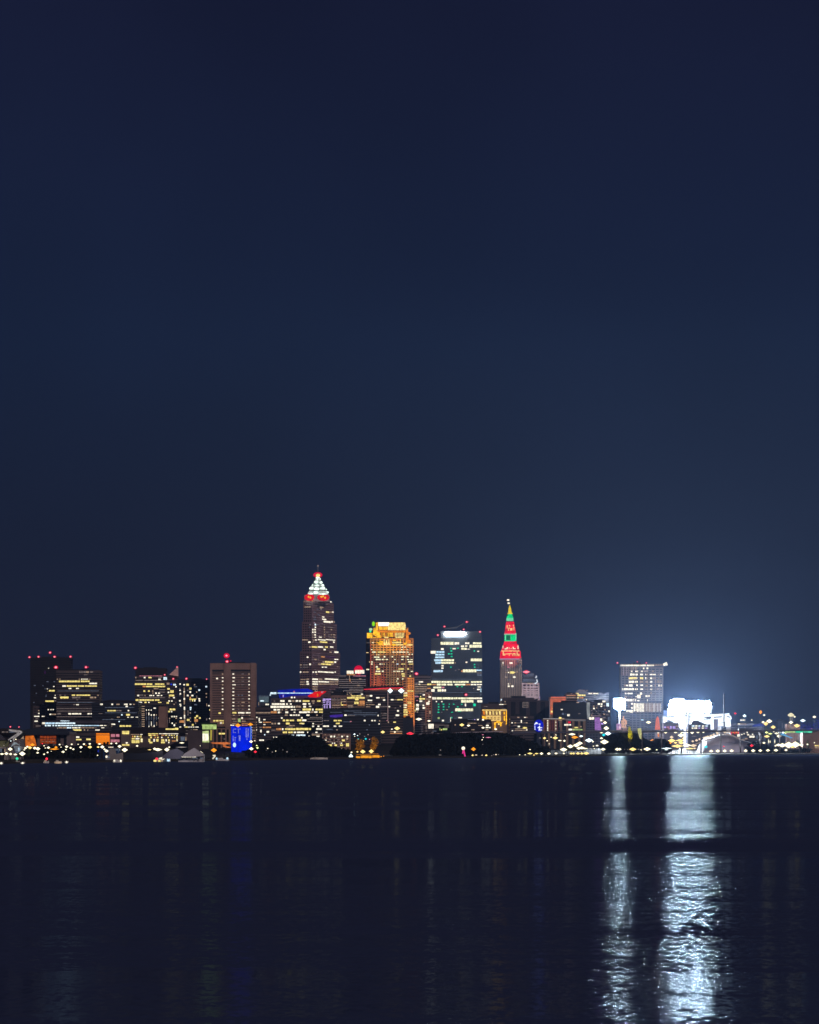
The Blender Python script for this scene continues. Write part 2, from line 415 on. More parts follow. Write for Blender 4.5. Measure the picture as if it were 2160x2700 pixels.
def floodlight(c, x, y, Y, col, L, reach=30, drop=10, ang=60, alb=.5, dx=0):
    """an added, unseen spot that floats `reach` metres before the wall and `drop` metres below the point it washes"""
    t = Vector((X(px(c, x), Y), Y, Z(py(c, y), Y))); p = t + Vector((dx, -reach, -drop)); r = (t - p).length
    d = bpy.data.lights.new('floodlight', 'SPOT'); d.energy = L * 40 * r * r / alb; d.color = col; d.spot_size = math.radians(ang); d.spot_blend = .8
    d.shadow_soft_size = .5
    o = bpy.data.objects.new('floodlight', d); COL.objects.link(o); o.location = p; o.rotation_euler = (t - p).to_track_quat('-Z', 'Y').to_euler()  # hangs in the air with no fixture, added to wash the surface
    return o
# ---------------------------------------------------------------- lamps
ORD = ['first', 'second', 'third', 'fourth', 'fifth', 'sixth', 'seventh', 'eighth', 'ninth', 'tenth', 'eleventh', 'twelfth', 'thirteenth', 'fourteenth', 'fifteenth', 'sixteenth', 'seventeenth', 'eighteenth', 'nineteenth', 'twentieth']
CN = {'w': 'warm white', 'y': 'yellow', 'o': 'orange', 'c': 'cold white', 'g': 'green', 'r': 'red', 'd': 'dim', 't': 'turquoise', 'u': 'bluish white', 'b': 'blue', 'k': 'pink', 'm': 'amber', 's': 'lime yellow'}
def lamps(where, group, data, c, off=60, Yabs=None, name='street_lamp', noun='lamp', pole=True, size=1.0):
    L = []
    for it in data.split():
        x, y, kw = it.split(','); k = kw[0]; wh = kw[1:].split('x'); w = float(wh[0]); h = float(wh[1]) if len(wh) > 1 else w * .72
        L.append((float(x), float(y), k, w, h))
    L.sort()
    by = {}
    for x, y, k, w, h in L:
        by.setdefault(k, []).append((x, y, w, h))
    for k, ls in by.items():
        for i, (x, y, w, h) in enumerate(ls):
            P = px(c, x); Y = Yabs if Yabs else shore(P) + off + random.uniform(-18, 18)
            xx, zz = X(P, Y), Z(py(c, y), Y); s = CR[c][2] / F * Y * .5 * size
            gz = ground(P, Y)
            if len(ls) == 1: lab = f'only {CN[k]} {noun} {where}'
            else: lab = f'{ORD[i]} {CN[k]} {noun} from left, {where}'
            t = thing(name, lab, noun, (xx, Y, gz), group)
            sc_ = 1.06 if w > 44 else (1.0 if w > 30 else .95)
            m = MB(); m.ball((xx, Y, zz), w * s * sc_, min(w, h) * s, h * s * sc_, 4, 2, 0); par = t  # head widened to a diamond so it takes in the lamp's bloom
            if pole and zz - gz > 1:
                p = MB(); p.tube((xx, Y, gz - .3), (xx, Y, zz - h * s * .8), .16, .10, 6); p.tube((xx, Y, gz - .3), (xx, Y, gz + .9), .3, .26, 6); p.obj('pole', DARK, t)
            m.obj('lamp_head', LM[k], par)
# ---------------------------------------------------------------- foliage
LEAF = surf('foliage', (.012, .014, .010), .8, .5, .4)
BARK = surf('bark', (.05, .035, .025), .9, .3, .8)
def leaves(mb, c, r, n, s, mi=0):
    for _ in range(n):
        while True:
            v = Vector((random.uniform(-1, 1), random.uniform(-1, 1), random.uniform(-1, 1)))
            if .25 < v.length < 1: break
        v *= (.75 + .25 * random.random()); p = Vector((c[0] + v.x * r[0], c[1] + v.y * r[1], c[2] + v.z * r[2]))
        a = Vector((random.gauss(0, 1), random.gauss(0, 1), random.gauss(0, 1))).normalized(); u = a.orthogonal().normalized() * s * random.uniform(.6, 1.4); w = a.cross(u).normalized() * s * random.uniform(.5, 1.2)
        mb.quad(p - u - w, p + u - w * .6, p + u * .8 + w, p - u * .7 + w, mi)
def tree(label, c, x, ytop, wpx, off=80, Yabs=None, mat=None, group=None, n=650, ybot=None, tagname='tree', lights=None):
    P = px(c, x); Y = Yabs or shore(P) + off; xx = X(P, Y); zt = Z(py(c, ytop), Y); gz = ground(P, Y)
    R = wpx * CR[c][2] / F * Y * .5; Hh = zt - gz
    t = thing(tagname, label, 'tree', (xx, Y, gz), group)
    tr = MB(); tr.tube((xx, Y, gz - .5), (xx + R * .05, Y, gz + Hh * .45), Hh * .03 + .1, Hh * .018 + .06, 8)
    for q in range(5):
        a = q * 1.26 + random.random(); tr.tube((xx + R * .04, Y, gz + Hh * (.3 + .04 * q)), (xx + math.cos(a) * R * .6, Y + math.sin(a) * R * .6, gz + Hh * (.6 + .05 * q)), Hh * .012 + .05, .05, 5)
    tr.obj('trunk', BARK, t)
    cr = MB(); cz = gz + Hh * .66; rz = Hh * .36
    for q in range(11):
        a = random.uniform(0, 6.28); rr = random.uniform(.1, .62); zz = random.uniform(-.65, .65)
        f = math.sqrt(max(.15, 1 - zz * zz)); leaves(cr, (xx + math.cos(a) * R * rr * f, Y + math.sin(a) * R * rr * f, cz + zz * rz), (R * .42, R * .42, rz * .42), n // 11, max(.35, R * .075))
    leaves(cr, (xx, Y, zt - rz * .25), (R * .35, R * .35, rz * .25), n // 12, max(.35, R * .075))
    cr.obj('crown', mat or LEAF, t)
    return t, (xx, Y, cz, R, rz)
def woods(c, prof, off, label_kind, name='woods', dens=1.0, yb=None, depth=70, Yabs=None, leaf=1.3):
    """far-off wood read as one mass: profile of crown tops in picture points"""
    mb = MB(); tab = prof
    x = prof[0][0]; step = 26
    while x < prof[-1][0]:
        yt = lerp_tab(tab, x) + random.uniform(-6, 10)
        for row in range(3):
            P = px(c, x + random.uniform(-12, 12)); Y = (Yabs or shore(P) + off) + row * depth / 3 + random.uniform(0, 15)
            zt = Z(py(c, yt), Y) * (1 if row else .92) ; gz = ground(P, Y)
            if zt < gz + 2: continue
            hh = zt - gz; r = random.uniform(5, 9); zz = gz + 2
            mb.tube((X(P, Y), Y, gz - 1), (X(P, Y), Y, zt - 3), .4, .15, 4, 1)
            while zz < zt - 1:
                q = min(4.5, (zt - zz)); f = 1 if zz + 6 < zt else .7
                leaves(mb, (X(P, Y) + random.uniform(-2, 2), Y, zz + q * .4), (r * f, r * f, q * .75), int(26 * dens), leaf); zz += 3.4
        x += step
    o = mb.obj(name, [LEAF, BARK]); o['kind'] = 'stuff'; return o
# ================================================================ far left group
b = building('office_tower', 'very dark unlit slab tower at far left with red lights along its roof edge', 'A', 475, 1105, 205, 5450, 40, M_black, 'band', cat='office tower')
windows(b, "640 14: 530-560n 668-680n; 760 12: 560-580n; 905 12: 520-540n")
for x, y, r in ((463, 196, 24), (605, 190, 24), (857, 190, 26), (1107, 188, 24)): beacon(b, 'A', x, y, r, dY=2)
beacon(b, 'A', 787, 124, 26)
b = building('office_block', 'narrow dark block between the black slab tower and the banded grey office', 'A', 690, 888, 378, 5300, 40, M_black, 'band', cat='office tower')
windows(b, """580 14: 730-762n 840-865n; 655 18: 835-855w; 692 14: 700-715n 735-752w; 722 26: 770-857y; 732 12: 740-755d; 800 40: 718-728n; 793 14: 860-873w
832 20: 845-880w; 886 24: 712-845y; 880 14: 850-880d; 1018 20: 725-768w 790-810w 825-845w; 1092 22: 775-805w 815-880m""")
beacon(b, 'A', 878, 356, 38); beacon(b, 'A', 763, 373, 11, mats=(PM['w'], PM['w']), core=False)
windows(b, "430 60: 700-712q")
b = building('office_block', 'low dim block at the foot of the black slab tower with purple wash', 'A', 520, 700, 960, 5200, 40, M_dark, 'grid', cat='office building')
windows(b, "1035 16: 598-618m; 1078 18: 598-620w; 1124 16: 537-618w 656-700w; 1200 20: 540-592w; 1238 22: 660-705w; 1160 12: 560-600d; 1275 16: 560-640d")
b = building('office_tower', 'banded grey-brown office tower with long yellow window strips at far left', 'A', 882, 1562, 405, 5150, 45, M_dark, 'band', cat='office tower')
windows(b, """428 40: 1245-1262d 1275-1298d 1310-1345d 1352-1392m; 428 20: 1412-1460d; 472 10: 1315-1375d
540 18: 893-910m 930-950m 1235-1255m 1272-1295w 1305-1335w 1338-1378w 1390-1420m
575 28: 925-1255y 1270-1328y 1337-1405y; 608 24: 1400-1522w; 648 26: 980-1035w 1045-1205y 1220-1315y 1330-1520y; 686 20: 1075-1118w 1193-1238w
792 22: 1125-1180y 1200-1415y 930-960d 1010-1030d 1525-1550m; 828 32: 945-1075y 1130-1260d 1412-1465m 1480-1508m; 865 12: 1200-1225d
940 18: 1195-1237w 1150-1180d; 1083 26: 900-955d 1072-1118w 1130-1275w 1375-1410w 1422-1485w 1500-1560d; 1192 22: 1225-1250m 1300-1430m 1475-1525w; 1225 18: 1230-1320m 1355-1408m
725 10: 900-1550n; 905 10: 900-1540n; 1000 10: 890-1550d; 1040 10: 890-1550d; 1130 10: 890-1540d""")
beacon(b, 'A', 1350, 353, 28); beacon(b, 'A', 1384, 351, 10, core=False)
b = building('parking_structure', 'long low parking structure with bright cold white deck lights below grey office', 'A', 655, 1685, 1192, 4700, 60, M_slate, 'band', cat='parking garage')
windows(b, """1196 14: 950-1088c; 1232 30: 660-705w 710-860u 868-1180c; 1268 28: 705-730c 745-800c 825-850c 868-890c 905-1080c 1090-1150c 1160-1270c 1275-1330c 1335-1560u 1565-1618w 1632-1670w
1303 24: 920-975m 985-1045m 1050-1120c 1135-1220w 1230-1260w 1270-1330m 1340-1480m 1490-1515d 1592-1635w; 1338 28: 1048-1080m 1145-1277y 1315-1335m 1370-1385m 1497-1565w; 1322 34: 893-908w""")
b = building('office_block', 'low brown-black block with two short lit strips beside the orange hall', 'A', 1090, 1500, 1385, 4350, 50, M_dark, 'band', cat='building')
windows(b, "1450 26: 1142-1245w; 1488 24: 1142-1277y; 1485 26: 1355-1423y")
# domed hall with orange bays
b = building('exhibition_hall', 'low hall with dark curved roof and two orange floodlit bays, far left', 'A', 250, 1095, 1402, 3900, 70, M_grey, 'rib', bay=9, cat='hall', roof=False)
mb = MB(); n = 18
for i in range(n):
    a0, a1 = math.pi * i / n, math.pi * (i + 1) / n
    cx_ = (px('A', 345) + px('A', 1105)) / 2; w_ = (px('A', 1105) - px('A', 345)) / 2
    def pt(a, Yq): return (X(cx_ - w_ * math.cos(a), 3900), Yq, Z(py('A', 1402) - (py('A', 1402) - py('A', 1305)) * math.sin(a) ** .6, 3900))
    mb.quad(pt(a0, 3890), pt(a1, 3890), pt(a1, 3975), pt(a0, 3975))
    zb_ = Z(py('A', 1412), 3900)
    p0, p1 = pt(a0, 3890), pt(a1, 3890); mb.quad((p0[0], 3890, zb_), (p1[0], 3890, zb_), p1, p0)
mb.obj('roof', M_navy, b.root)
ORG = glow('orange_bay_emission', (1, .22, .02), .62, .55, .22)  # orange floodlighting held as emission in the bays
def bay(b, c, pts, out=1.2, mat=None, part='lit_bay'): return poly_part(b, c, pts, b.Y - out, .8, mat or ORG, part)
bay(b, 'A', [(395, 1432), (530, 1426), (552, 1490), (572, 1590), (400, 1592)])
for i in range(5):
    for j in range(3):
        bay(b, 'A', [(628 + i*52, 1432 + j*42), (672 + i*52, 1432 + j*42), (672 + i*52, 1466 + j*42), (628 + i*52, 1466 + j*42)], mat=glow('dim_orange_bay', (1, .16, .03), .28, .4, .3) if i + j == 0 else bpy.data.materials['dim_orange_bay'])
windows(b, "1398 16: 712-732w; 1450 60: 318-372m; 1520 14: 640-870m; 1590 12: 650-690m")
# pavilion at the left edge
b = building('pavilion', 'dark-roofed lakeside pavilion with zigzag white canopy trusses at left edge', 'A', -30, 300, 1480, 3400, 50, M_grey, 'plain', cat='pavilion', roof=False)
poly_part(b, 'A', [(-30, 1325), (30, 1312), (250, 1312), (345, 1380), (250, 1480), (-30, 1500)], 3396, 40, M_black, 'roof')
poly_part(b, 'A', [(-40, 1400), (0, 1405), (85, 1492), (-40, 1500)], 3388, 6, M_slate, 'gable')
poly_part(b, 'A', [(-40, 1505), (140, 1508), (125, 1600), (-40, 1600)], 3390, 3, surf('moss_wall', (.32, .36, .18), .8), 'wall_panel')
m = MB()
def Pq(c, x, y, Y): return (X(px(c, x), Y), Y, Z(py(c, y), Y))
TR = [((140, 1338), (300, 1352)), ((300, 1352), (345, 1370)), ((345, 1370), (300, 1400)), ((330, 1385), (215, 1470)), ((300, 1380), (130, 1496)), ((160, 1345), (300, 1372)), ((205, 1470), (222, 1510))]
for (x0, y0), (x1, y1) in TR: m.tube(Pq('A', x0, y0, 3384), Pq('A', x1, y1, 3384), .75, .75, 6)
m.obj('canopy_truss', glow('lit_truss', (.8, .72, .72), .34, .3), b.root)
windows(b, "1370 22: 45-80d 88-100d 112-145d 160-250n", out=9)
beacon(b, 'A', 163, 1288, 18, pole=False, dY=-4); beacon(b, 'A', 298, 1291, 15, pole=False, dY=-4)
# white curved grandstand/steps under it
b = building('grandstand', 'pale stepped grandstand with bluish railings at the left shore', 'A', 150, 330, 1600, 3100, 20, M_pale, 'plain', cat='grandstand', roof=False)
m = MB()
for i in range(7): m.tube(Pq('A', 165 + i * 8, 1610 - i * 14, 3096 - i), Pq('A', 250 + i * 10, 1530 + i * 8, 3096 - i), .32, .32, 5)
for i in range(4): m.tube(Pq('A', 215 + i * 8, 1590 + i * 22, 3094 - i), Pq('A', 335, 1600 + i * 20, 3094 - i), .3, .3, 5)
m.obj('railing', glow('lit_rail', (.55, .65, .72), .42, .3), b.root)
windows(b, "1640 80: 238-250n 262-274n 290-305u; 1690 30: 240-300n; 1620 40: 310-330d", out=.6)
b = building('boathouse', 'small pale-fronted boathouse at the very left edge of the shore', 'A', -40, 100, 1610, 3060, 14, M_pale, 'rib', cat='boathouse', roof=False)
windows(b, "1660 60: 0-30n 70-85m; 1610 14: 0-90d")
# long lakefront hall
b = building('lakefront_hall', 'long low lakefront hall glowing orange and amber with square pylon', 'A', 1500, 2950, 1385, 3950, 60, M_dark, 'plain', cat='hall', roof=False)
b.c = 'B'
def hallroof():
    m = MB(); fp = footprint('B', -45, 1405, 3942, 80); z0, z1 = Z(py('B', 1388), 3942), Z(py('B', 1352), 3942)
    m.prism(fp, z0, z1, 0); fp2 = footprint('B', 480, 1405, 3955, 60); m.prism(fp2, z1, Z(py('B', 1300), 3955), 0)
    fp3 = footprint('B', 800, 900, 3960, 20); m.prism(fp3, Z(py('B', 1300), 3960), Z(py('B', 1290), 3960), 0)
    m.obj('roof', M_black, b.root)
hallroof()
OR2 = glow('orange_wall_emission', (1, .24, .01), .95, .12, .1)  # floodlit wall painted with its own orange emission
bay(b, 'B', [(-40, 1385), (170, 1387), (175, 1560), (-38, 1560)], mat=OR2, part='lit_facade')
m = MB(); m.box(X(px('B', -44), 3936), X(px('B', 176), 3936), 3936, 3937, Z(py('B', 1420), 3936), Z(py('B', 1411), 3936)); m.obj('cornice', M_dark, b.root)
windows(b, "1425 48: 195-260k 275-328k; 1508 44: 192-330k", out=1.4)
b.c = 'B'
tier(b, 352, 492, 1345, None, depth=12, style='plain', mat=M_grey, dy=-14, part='pylon')
windows(b, "1378 54: 372-478y; 1572 24: 370-482y; 1540 20: 428-458w", out=.8)
windows(b, """1408 10: 505-640m 655-690w; 1475 24: 522-570y 580-640w; 1440 26: 525-545o 560-580y 600-618w 625-640y; 1520 50: 520-640y; 1440 40: 660-672y; 1500 60: 660-690y 668-688w
1396 12: 780-935y 950-1250w; 1420 22: 785-830y 838-850o 862-895y 905-935o 985-1030o 1048-1075y 1100-1120w 1135-1160y 1180-1195y 1222-1240w; 1455 26: 812-835y 880-900o 920-940y 985-1000w 1085-1100y 1150-1165w 1185-1200y
1500 50: 783-812y 862-885w 905-940y 985-1030y 1052-1072w 1095-1115y 1222-1240w; 1535 26: 800-845y 980-1040y 1095-1110w; 1510 16: 1150-1215o; 1470 90: 1224-1236y""", out=.9, tier_=0)
windows(b, "1475 70: 1290-1352n 1365-1378m; 1375 60: 1368-1402d; 1325 24: 1055-1120y 1125-1200y; 1320 34: 1200-1252y", out=2.5, tier_=0)
b = building('retaining_wall', 'curved dim brown retaining wall sloping down right of the lakefront hall', 'B', 1405, 1610, 1345, 3900, 25, M_dark, 'plain', cat='wall', roof=False)
windows(b, "1332 14: 1445-1465d 1480-1555m")
# ================================================================ B group
b = building('office_building', 'wide low dark office building with sparse yellow strips and flat hipped roof', 'B', -105, 622, 905, 5050, 60, M_navy, 'band', cat='office building', roof=False)
poly_part(b, 'B', [(-105, 908), (100, 880), (185, 866), (520, 874), (622, 905)], 5050, 55, M_black, 'roof')
windows(b, """935 26: 25-65w 200-227w 280-330m 400-455w 487-515w 540-568m; 967 26: 425-457w; 1035 22: 140-175y 180-268y 275-360d; 1034 22: 458-480w; 1100 24: 355-375c; 1100 30: 432-490y; 1137 16: 288-333m 452-477w 505-548w 580-618w
1165 12: 190-230d; 1205 16: 313-333c; 1248 24: 0-70w 85-123w 203-260w; 1275 28: 332-420y 430-510y; 1275 18: 195-215m; 1318 28: 45-88w; 1080 10: 0-60d; 985 10: 100-560n; 1068 10: 100-600n; 1175 10: 60-420n""")
b = building('office_tower', 'dark-topped tower with triangular roof fin and stacked yellow floors', 'B', 570, 1062, 492, 5350, 45, M_dark, 'band', cat='office tower')
tier(b, 580, 1060, 372, 492, depth=30, style='plain', mat=M_black, dy=12, part='penthouse')
poly_part(b, 'B', [(1105, 472), (1232, 356), (1245, 356), (1247, 494)], 5345, 8, glow('lit_fin', (.8, .42, .38), .32, .2), 'roof_fin')
tier(b, 1060, 1236, 490, None, depth=40, style='band', mat=M_dark, dy=6, part='wing')
windows(b, """515 28: 575-592m 710-735w 783-832y; 512 20: 938-990d; 545 24: 938-975w; 530 46: 1018-1102c; 560 14: 580-700d 720-1000d; 490 10: 640-1000k
618 28: 570-745y 757-843y 885-965y 970-1030y; 655 24: 690-740o 748-1045y; 690 14: 865-940m; 727 26: 703-732y 775-803y 838-860m; 760 24: 890-915w 935-962w 845-860m; 797 24: 605-635w 722-738m 800-812w 817-835w 850-872w 912-955w 975-1000w
868 28: 583-625y 640-870y 887-955y; 905 22: 625-680w 720-752y 780-800w 935-985y; 705 14: 950-1040d; 745 14: 950-1040d; 790 14: 640-700d; 830 14: 640-1040d
968 15: 628-722m; 1005 15: 628-722m; 1042 15: 628-722m; 1078 15: 628-722m; 1105 15: 628-722m; 1140 16: 628-722m; 1175 16: 628-722m; 1210 16: 628-722m; 1245 16: 628-722m; 1280 16: 628-722m""")
windows(b, """612 34: 1070-1112m; 622 24: 1130-1152b; 627 28: 1172-1213c; 660 24: 1203-1225w; 693 26: 1078-1118y; 735 44: 1125-1178y; 748 22: 1085-1110w; 797 30: 1105-1185y; 830 22: 1168-1197w 1100-1120m; 883 22: 1095-1118w 1140-1160w; 913 28: 1068-1103y
935 18: 1175-1195m; 908 16: 1205-1220d; 1015 30: 1117-1203y; 1048 26: 1090-1123y 1137-1155w; 1127 22: 1140-1163w 1177-1195w 1208-1233w; 1155 20: 1107-1123m 1205-1228m; 1232 22: 1147-1165w 1207-1222m; 1262 34: 1178-1200w; 1200 60: 1108-1118d""", tier_=2)
for x, y, r in ((578, 362, 28), (1232, 350, 18), (1038, 472, 18), (1172, 535, 22)): beacon(b, 'B', x, y, r, pole=False, dY=-3)
b = building('apartment_building', 'dark apartment block with thin vertical light strips and blank brown end wall', 'B', 738, 1050, 975, 4900, 40, M_navy, 'rib', cat='apartment building')
tier(b, 942, 1052, 970, None, depth=44, style='plain', mat=M_brown, dy=-4, part='end_wall')
windows(b, """995 20: 862-900w; 1025 24: 745-757w 782-796w 818-833w; 1085 50: 745-755d 782-796w; 1102 26: 820-834w 860-880w 900-914m; 1155 70: 745-755n 784-796n 822-832n; 1145 50: 862-878d; 1155 60: 903-915n
1240 80: 786-796n 823-833w 862-872n 905-917m; 1190 50: 862-872n; 1275 40: 785-797w 862-878w""", tier_=0)
windows(b, "1150 20: 940-952w; 1290 14: 830-880m", tier_=0)
b = building('residential_tower', 'dark navy glass tower with one bright vertical light strip down its face', 'B', 1236, 1735, 548, 5200, 40, M_navy, 'grid', cat='residential tower')
windows(b, """628 24: 1330-1357w 1495-1515m; 700 60: 1336-1352m; 740 20: 1334-1354w; 800 90: 1336-1352m; 850 30: 1334-1356w; 900 80: 1336-1354m; 1000 60: 1337-1357w; 1070 70: 1338-1356m; 1130 60: 1338-1358w; 1225 120: 1340-1360m; 1260 40: 1340-1360w
618 24: 1268-1290w; 685 14: 1268-1282d; 715 20: 1268-1290w; 770 26: 1270-1293w; 800 14: 1265-1280d; 880 26: 1263-1288w; 935 20: 1268-1295w; 958 20: 1278-1297w; 1292 20: 1268-1295w
628 34: 1378-1415y; 660 14: 1495-1545n; 688 32: 1422-1458y; 716 20: 1390-1410d; 742 28: 1425-1452w; 712 26: 1567-1593c; 742 18: 1530-1548m; 770 14: 1500-1515n; 797 28: 1385-1410w 1455-1487w; 830 30: 1430-1450o; 855 18: 1425-1530y; 870 40: 1465-1485y; 850 24: 1567-1592w; 880 24: 1500-1517w 1572-1592w 1430-1445m
825 60: 1533-1545d; 988 28: 1430-1457c; 1015 20: 1432-1452c; 1042 22: 1392-1415d; 1070 18: 1392-1418d 1430-1448m; 1100 20: 1392-1412d; 1120 32: 1530-1562y; 1147 26: 1505-1530y 1575-1600y; 1190 44: 1500-1560o; 1180 32: 1387-1428y; 1205 16: 1430-1450m; 1150 22: 1275-1305w; 1205 40: 1270-1350o; 1258 28: 1463-1492y; 1150 16: 1430-1448m
1292 18: 1350-1400y 1405-1430w 1440-1467w 1478-1505w 1517-1570w; 1230 30: 1515-1530d; 940 20: 1500-1545n; 1060 20: 1500-1530n""")
windows(b, "658 24: 130-157c; 712 22: 20-47c; 768 22: 133-155m; 822 16: 137-153m; 850 20: 22-45w; 880 20: 25-48w; 945 50: 145-155m; 957 20: 172-195w; 1022 26: 165-218y; 1150 28: 30-55y; 1170 34: 140-157d; 1160 20: 178-207w", c='C')
for x, y, r in ((1378, 533, 24), (1695, 540, 15)): beacon(b, 'B', x, y, r, pole=False, dY=-2)
# ================================================================ C group
b = building('office_tower', 'broad brown stone tower with full height central pier and red roof beacon', 'C', 205, 915, 290, 5150, 42, M_brown, 'plain', cat='office tower')
b.mat = M_brown
# the tower: dark recessed window fields framed by projecting stone piers
def frame_tower(b):
    Y = b.Y; GL = surf('brown_tower_field', (.17, .125, .12), .5, .2, .3)
    m = MB()
    for x0, x1, y0, y1 in ((238, 415, 405, 1180), (527, 838, 395, 1135)):
        m.box(X(px('C', x0), Y), X(px('C', x1), Y), Y - .25, Y + .5, Z(py('C', y1), Y), Z(py('C', y0), Y))
    m.obj('window_field', GL, b.root)
    m = MB()
    for x0, x1 in ((238, 415), (527, 838)):
        y = 460
        while y < 1150:
            if not (x0 == 527 and y > 1130):
                m.box(X(px('C', x0), Y), X(px('C', x1), Y), Y - .9, Y, Z(py('C', y + 26), Y), Z(py('C', y + 10), Y))
            y += 37.3
    m.obj('spandrel', M_brown, b.root)
    m = MB()
    for x0, x1, y0 in ((203, 236, 290), (417, 440, 295), (838, 918, 283), (440, 527, 290)):
        dd = 2.6 if x0 == 440 else 1.6
        m.box(X(px('C', x0), Y), X(px('C', x1), Y), Y - dd, Y, b.zb, Z(py('C', y0), Y))
    m.obj('pier', M_brown, b.root)
    m = MB()
    for x0, x1, yy in ((236, 417, 392), (527, 838, 390)):
        m.box(X(px('C', x0), Y), X(px('C', x1), Y), Y - .6, Y + 1, Z(py('C', yy + 26), Y), Z(py('C', yy), Y))
    m.obj('recess', GLASS, b.root)
frame_tower(b)
rows = [460, 518, 573, 629, 685, 740, 795, 850, 906, 959, 1014]
windows(b, ';'.join(f"{y} 18: 388-412{'w' if i % 3 else 'm'}" for i, y in enumerate(rows)) + ';530 24: 300-327w', out=1.2)
windows(b, ';'.join(f"{y} 17: {553}-{ {1: 593, 3: 604}.get(i, 582)}w 803-827{'w' if i % 4 else 'm'}" for i, y in enumerate(rows)), out=1.2)
windows(b, "460 10: 690-735d; 518 12: 690-727m; 573 10: 640-660d 690-735d; 629 12: 640-660d 693-740d; 793 18: 693-716n 640-660n; 850 12: 693-735d; 904 14: 693-748m 640-660d; 959 12: 640-660m 693-735m; 1014 12: 640-660d 700-740d; 1068 26: 553-615y 645-743w 763-837w; 1107 16: 563-590m 650-668m 695-735d 810-833m; 1140 20: 690-718w; 1073 26: 335-370y; 1192 26: 255-283y 293-335y 347-383y 397-425y; 1228 20: 360-385w 400-430y; 1165 14: 565-600d; 1300 14: 290-410d", out=1.2)
beacon(b, 'C', 462, 172, 52, pole=True); beacon(b, 'C', 470, 264, 34); beacon(b, 'C', 526, 254, 15, core=False)
b = building('office_block', 'mid brown block with warm lower floors behind the blue-lit silo', 'C', 540, 905, 1145, 4700, 40, M_brown, 'band', cat='building')
windows(b, "1165 18: 545-600m 800-880d; 1185 60: 640-680s; 1150 30: 690-718w; 1200 14: 560-620d 700-760m; 1240 14: 545-620m 700-800o; 1265 14: 545-580w 700-790k; 1330 10: 860-900d; 1350 10: 860-905m")
b = building('museum', 'low brown stone block behind the orange canopy, left of the blue-lit silo', 'C', 240, 520, 1310, 4100, 40, M_brown, 'rib', cat='building')
windows(b, "1395 26: 340-380y 385-435y; 1480 14: 415-440d")
b = building('residential_block', 'small pale blue-grey block with one lit oval window, right of brown tower', 'C', 965, 1128, 812, 5500, 30, M_slate, 'plain', cat='building')
poly_part(b, 'C', [(966, 815), (1126, 815), (1120, 905), (975, 905)], 5498, 1, glow('dim_blue_glass', (.32, .46, .55), .22, .3, .1), 'glass_front'); windows(b, "882 22: 990-1048c; 806 10: 970-1125n", out=3)
windows(b, "925 60: 928-962m")
b = building('office_block', 'dim brown mid-height block between brown tower and the blue-roofed block', 'C', 915, 1180, 985, 5050, 40, M_dark, 'band', cat='building')
windows(b, """1068 18: 920-1150m; 937 24: 1072-1125w; 1140 20: 925-945w; 1175 60: 965-985w; 1175 18: 1040-1072w; 1217 18: 915-938m 1035-1165o 970-1015w; 1253 18: 915-938m 1040-1072w; 1297 24: 912-938m 1030-1160o 975-1015d; 1337 18: 912-938w; 1355 44: 988-1012w
1367 30: 1090-1128w; 1412 20: 1050-1070c; 1498 24: 975-1047w; 1505 18: 888-915w; 1260 20: 1190-1200d""")
BLUE = glow('blue_flood_emission', (.0, .02, 1), .75, .22, .12)  # blue wash is emission in the wall, in place of floodlights
b = building('storage_silo', 'two-drum lakeside silo washed saturated blue from roof to base', 'C', 530, 850, 1290, 3900, 26, M_navy, 'plain', cat='silo', roof=False)
def silo(b):
    Y = 3890
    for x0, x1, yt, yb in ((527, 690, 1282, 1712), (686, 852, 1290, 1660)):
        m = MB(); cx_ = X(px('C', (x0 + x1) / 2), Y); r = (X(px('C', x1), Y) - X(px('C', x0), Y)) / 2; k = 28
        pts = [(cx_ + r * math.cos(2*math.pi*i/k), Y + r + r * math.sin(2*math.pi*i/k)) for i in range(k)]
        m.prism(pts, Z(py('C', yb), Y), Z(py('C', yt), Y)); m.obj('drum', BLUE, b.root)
    m = MB(); m.box(X(px('C', 530), Y), X(px('C', 690), Y), Y, Y + 12, b.zb, Z(py('C', 1712), Y)); m.obj('base', M_navy, b.root)
    VI = glow('violet_wall_sign', (.25, .28, 1), .75, .5, .6)
    for x0, x1, y0, y1 in ((562, 572, 1318, 1385), (578, 612, 1318, 1330), (578, 606, 1372, 1384), (560, 572, 1428, 1520), (582, 610, 1450, 1465), (588, 600, 1470, 1520), (635, 678, 1318, 1330), (640, 652, 1330, 1390), (640, 678, 1425, 1440), (655, 678, 1440, 1510),
                           (762, 776, 1312, 1440), (790, 808, 1312, 1455), (762, 800, 1440, 1455), (775, 788, 1470, 1492)):
        m = MB(); m.box(X(px('C', x0), Y), X(px('C', x1), Y), Y - 1.0, Y + (9 if x0 > 600 or x0 < 575 else 4), Z(py('C', y1), Y), Z(py('C', y0), Y)); m.obj('wall_sign', VI, b.root)
    m = MB(); m.box(X(px('C', 824), Y), X(px('C', 845), Y), Y + 2, Y + 12, Z(py('C', 1500), Y), Z(py('C', 1275), Y)); m.obj('edge_highlight', glow('blue_edge', (.18, .38, 1), .8), b.root)  # pale blue highlight of the edge, added as an emitting box
    m = MB(); m.ball((X(px('C', 586), Y), Y - 1, Z(py('C', 1572), Y)), 1.9, 1.5, 2.8, 10, 6); m.obj('wall_lamp', glow('pale_blue_lamp', (.6, .85, 1), 1.3), b.root)
silo(b)
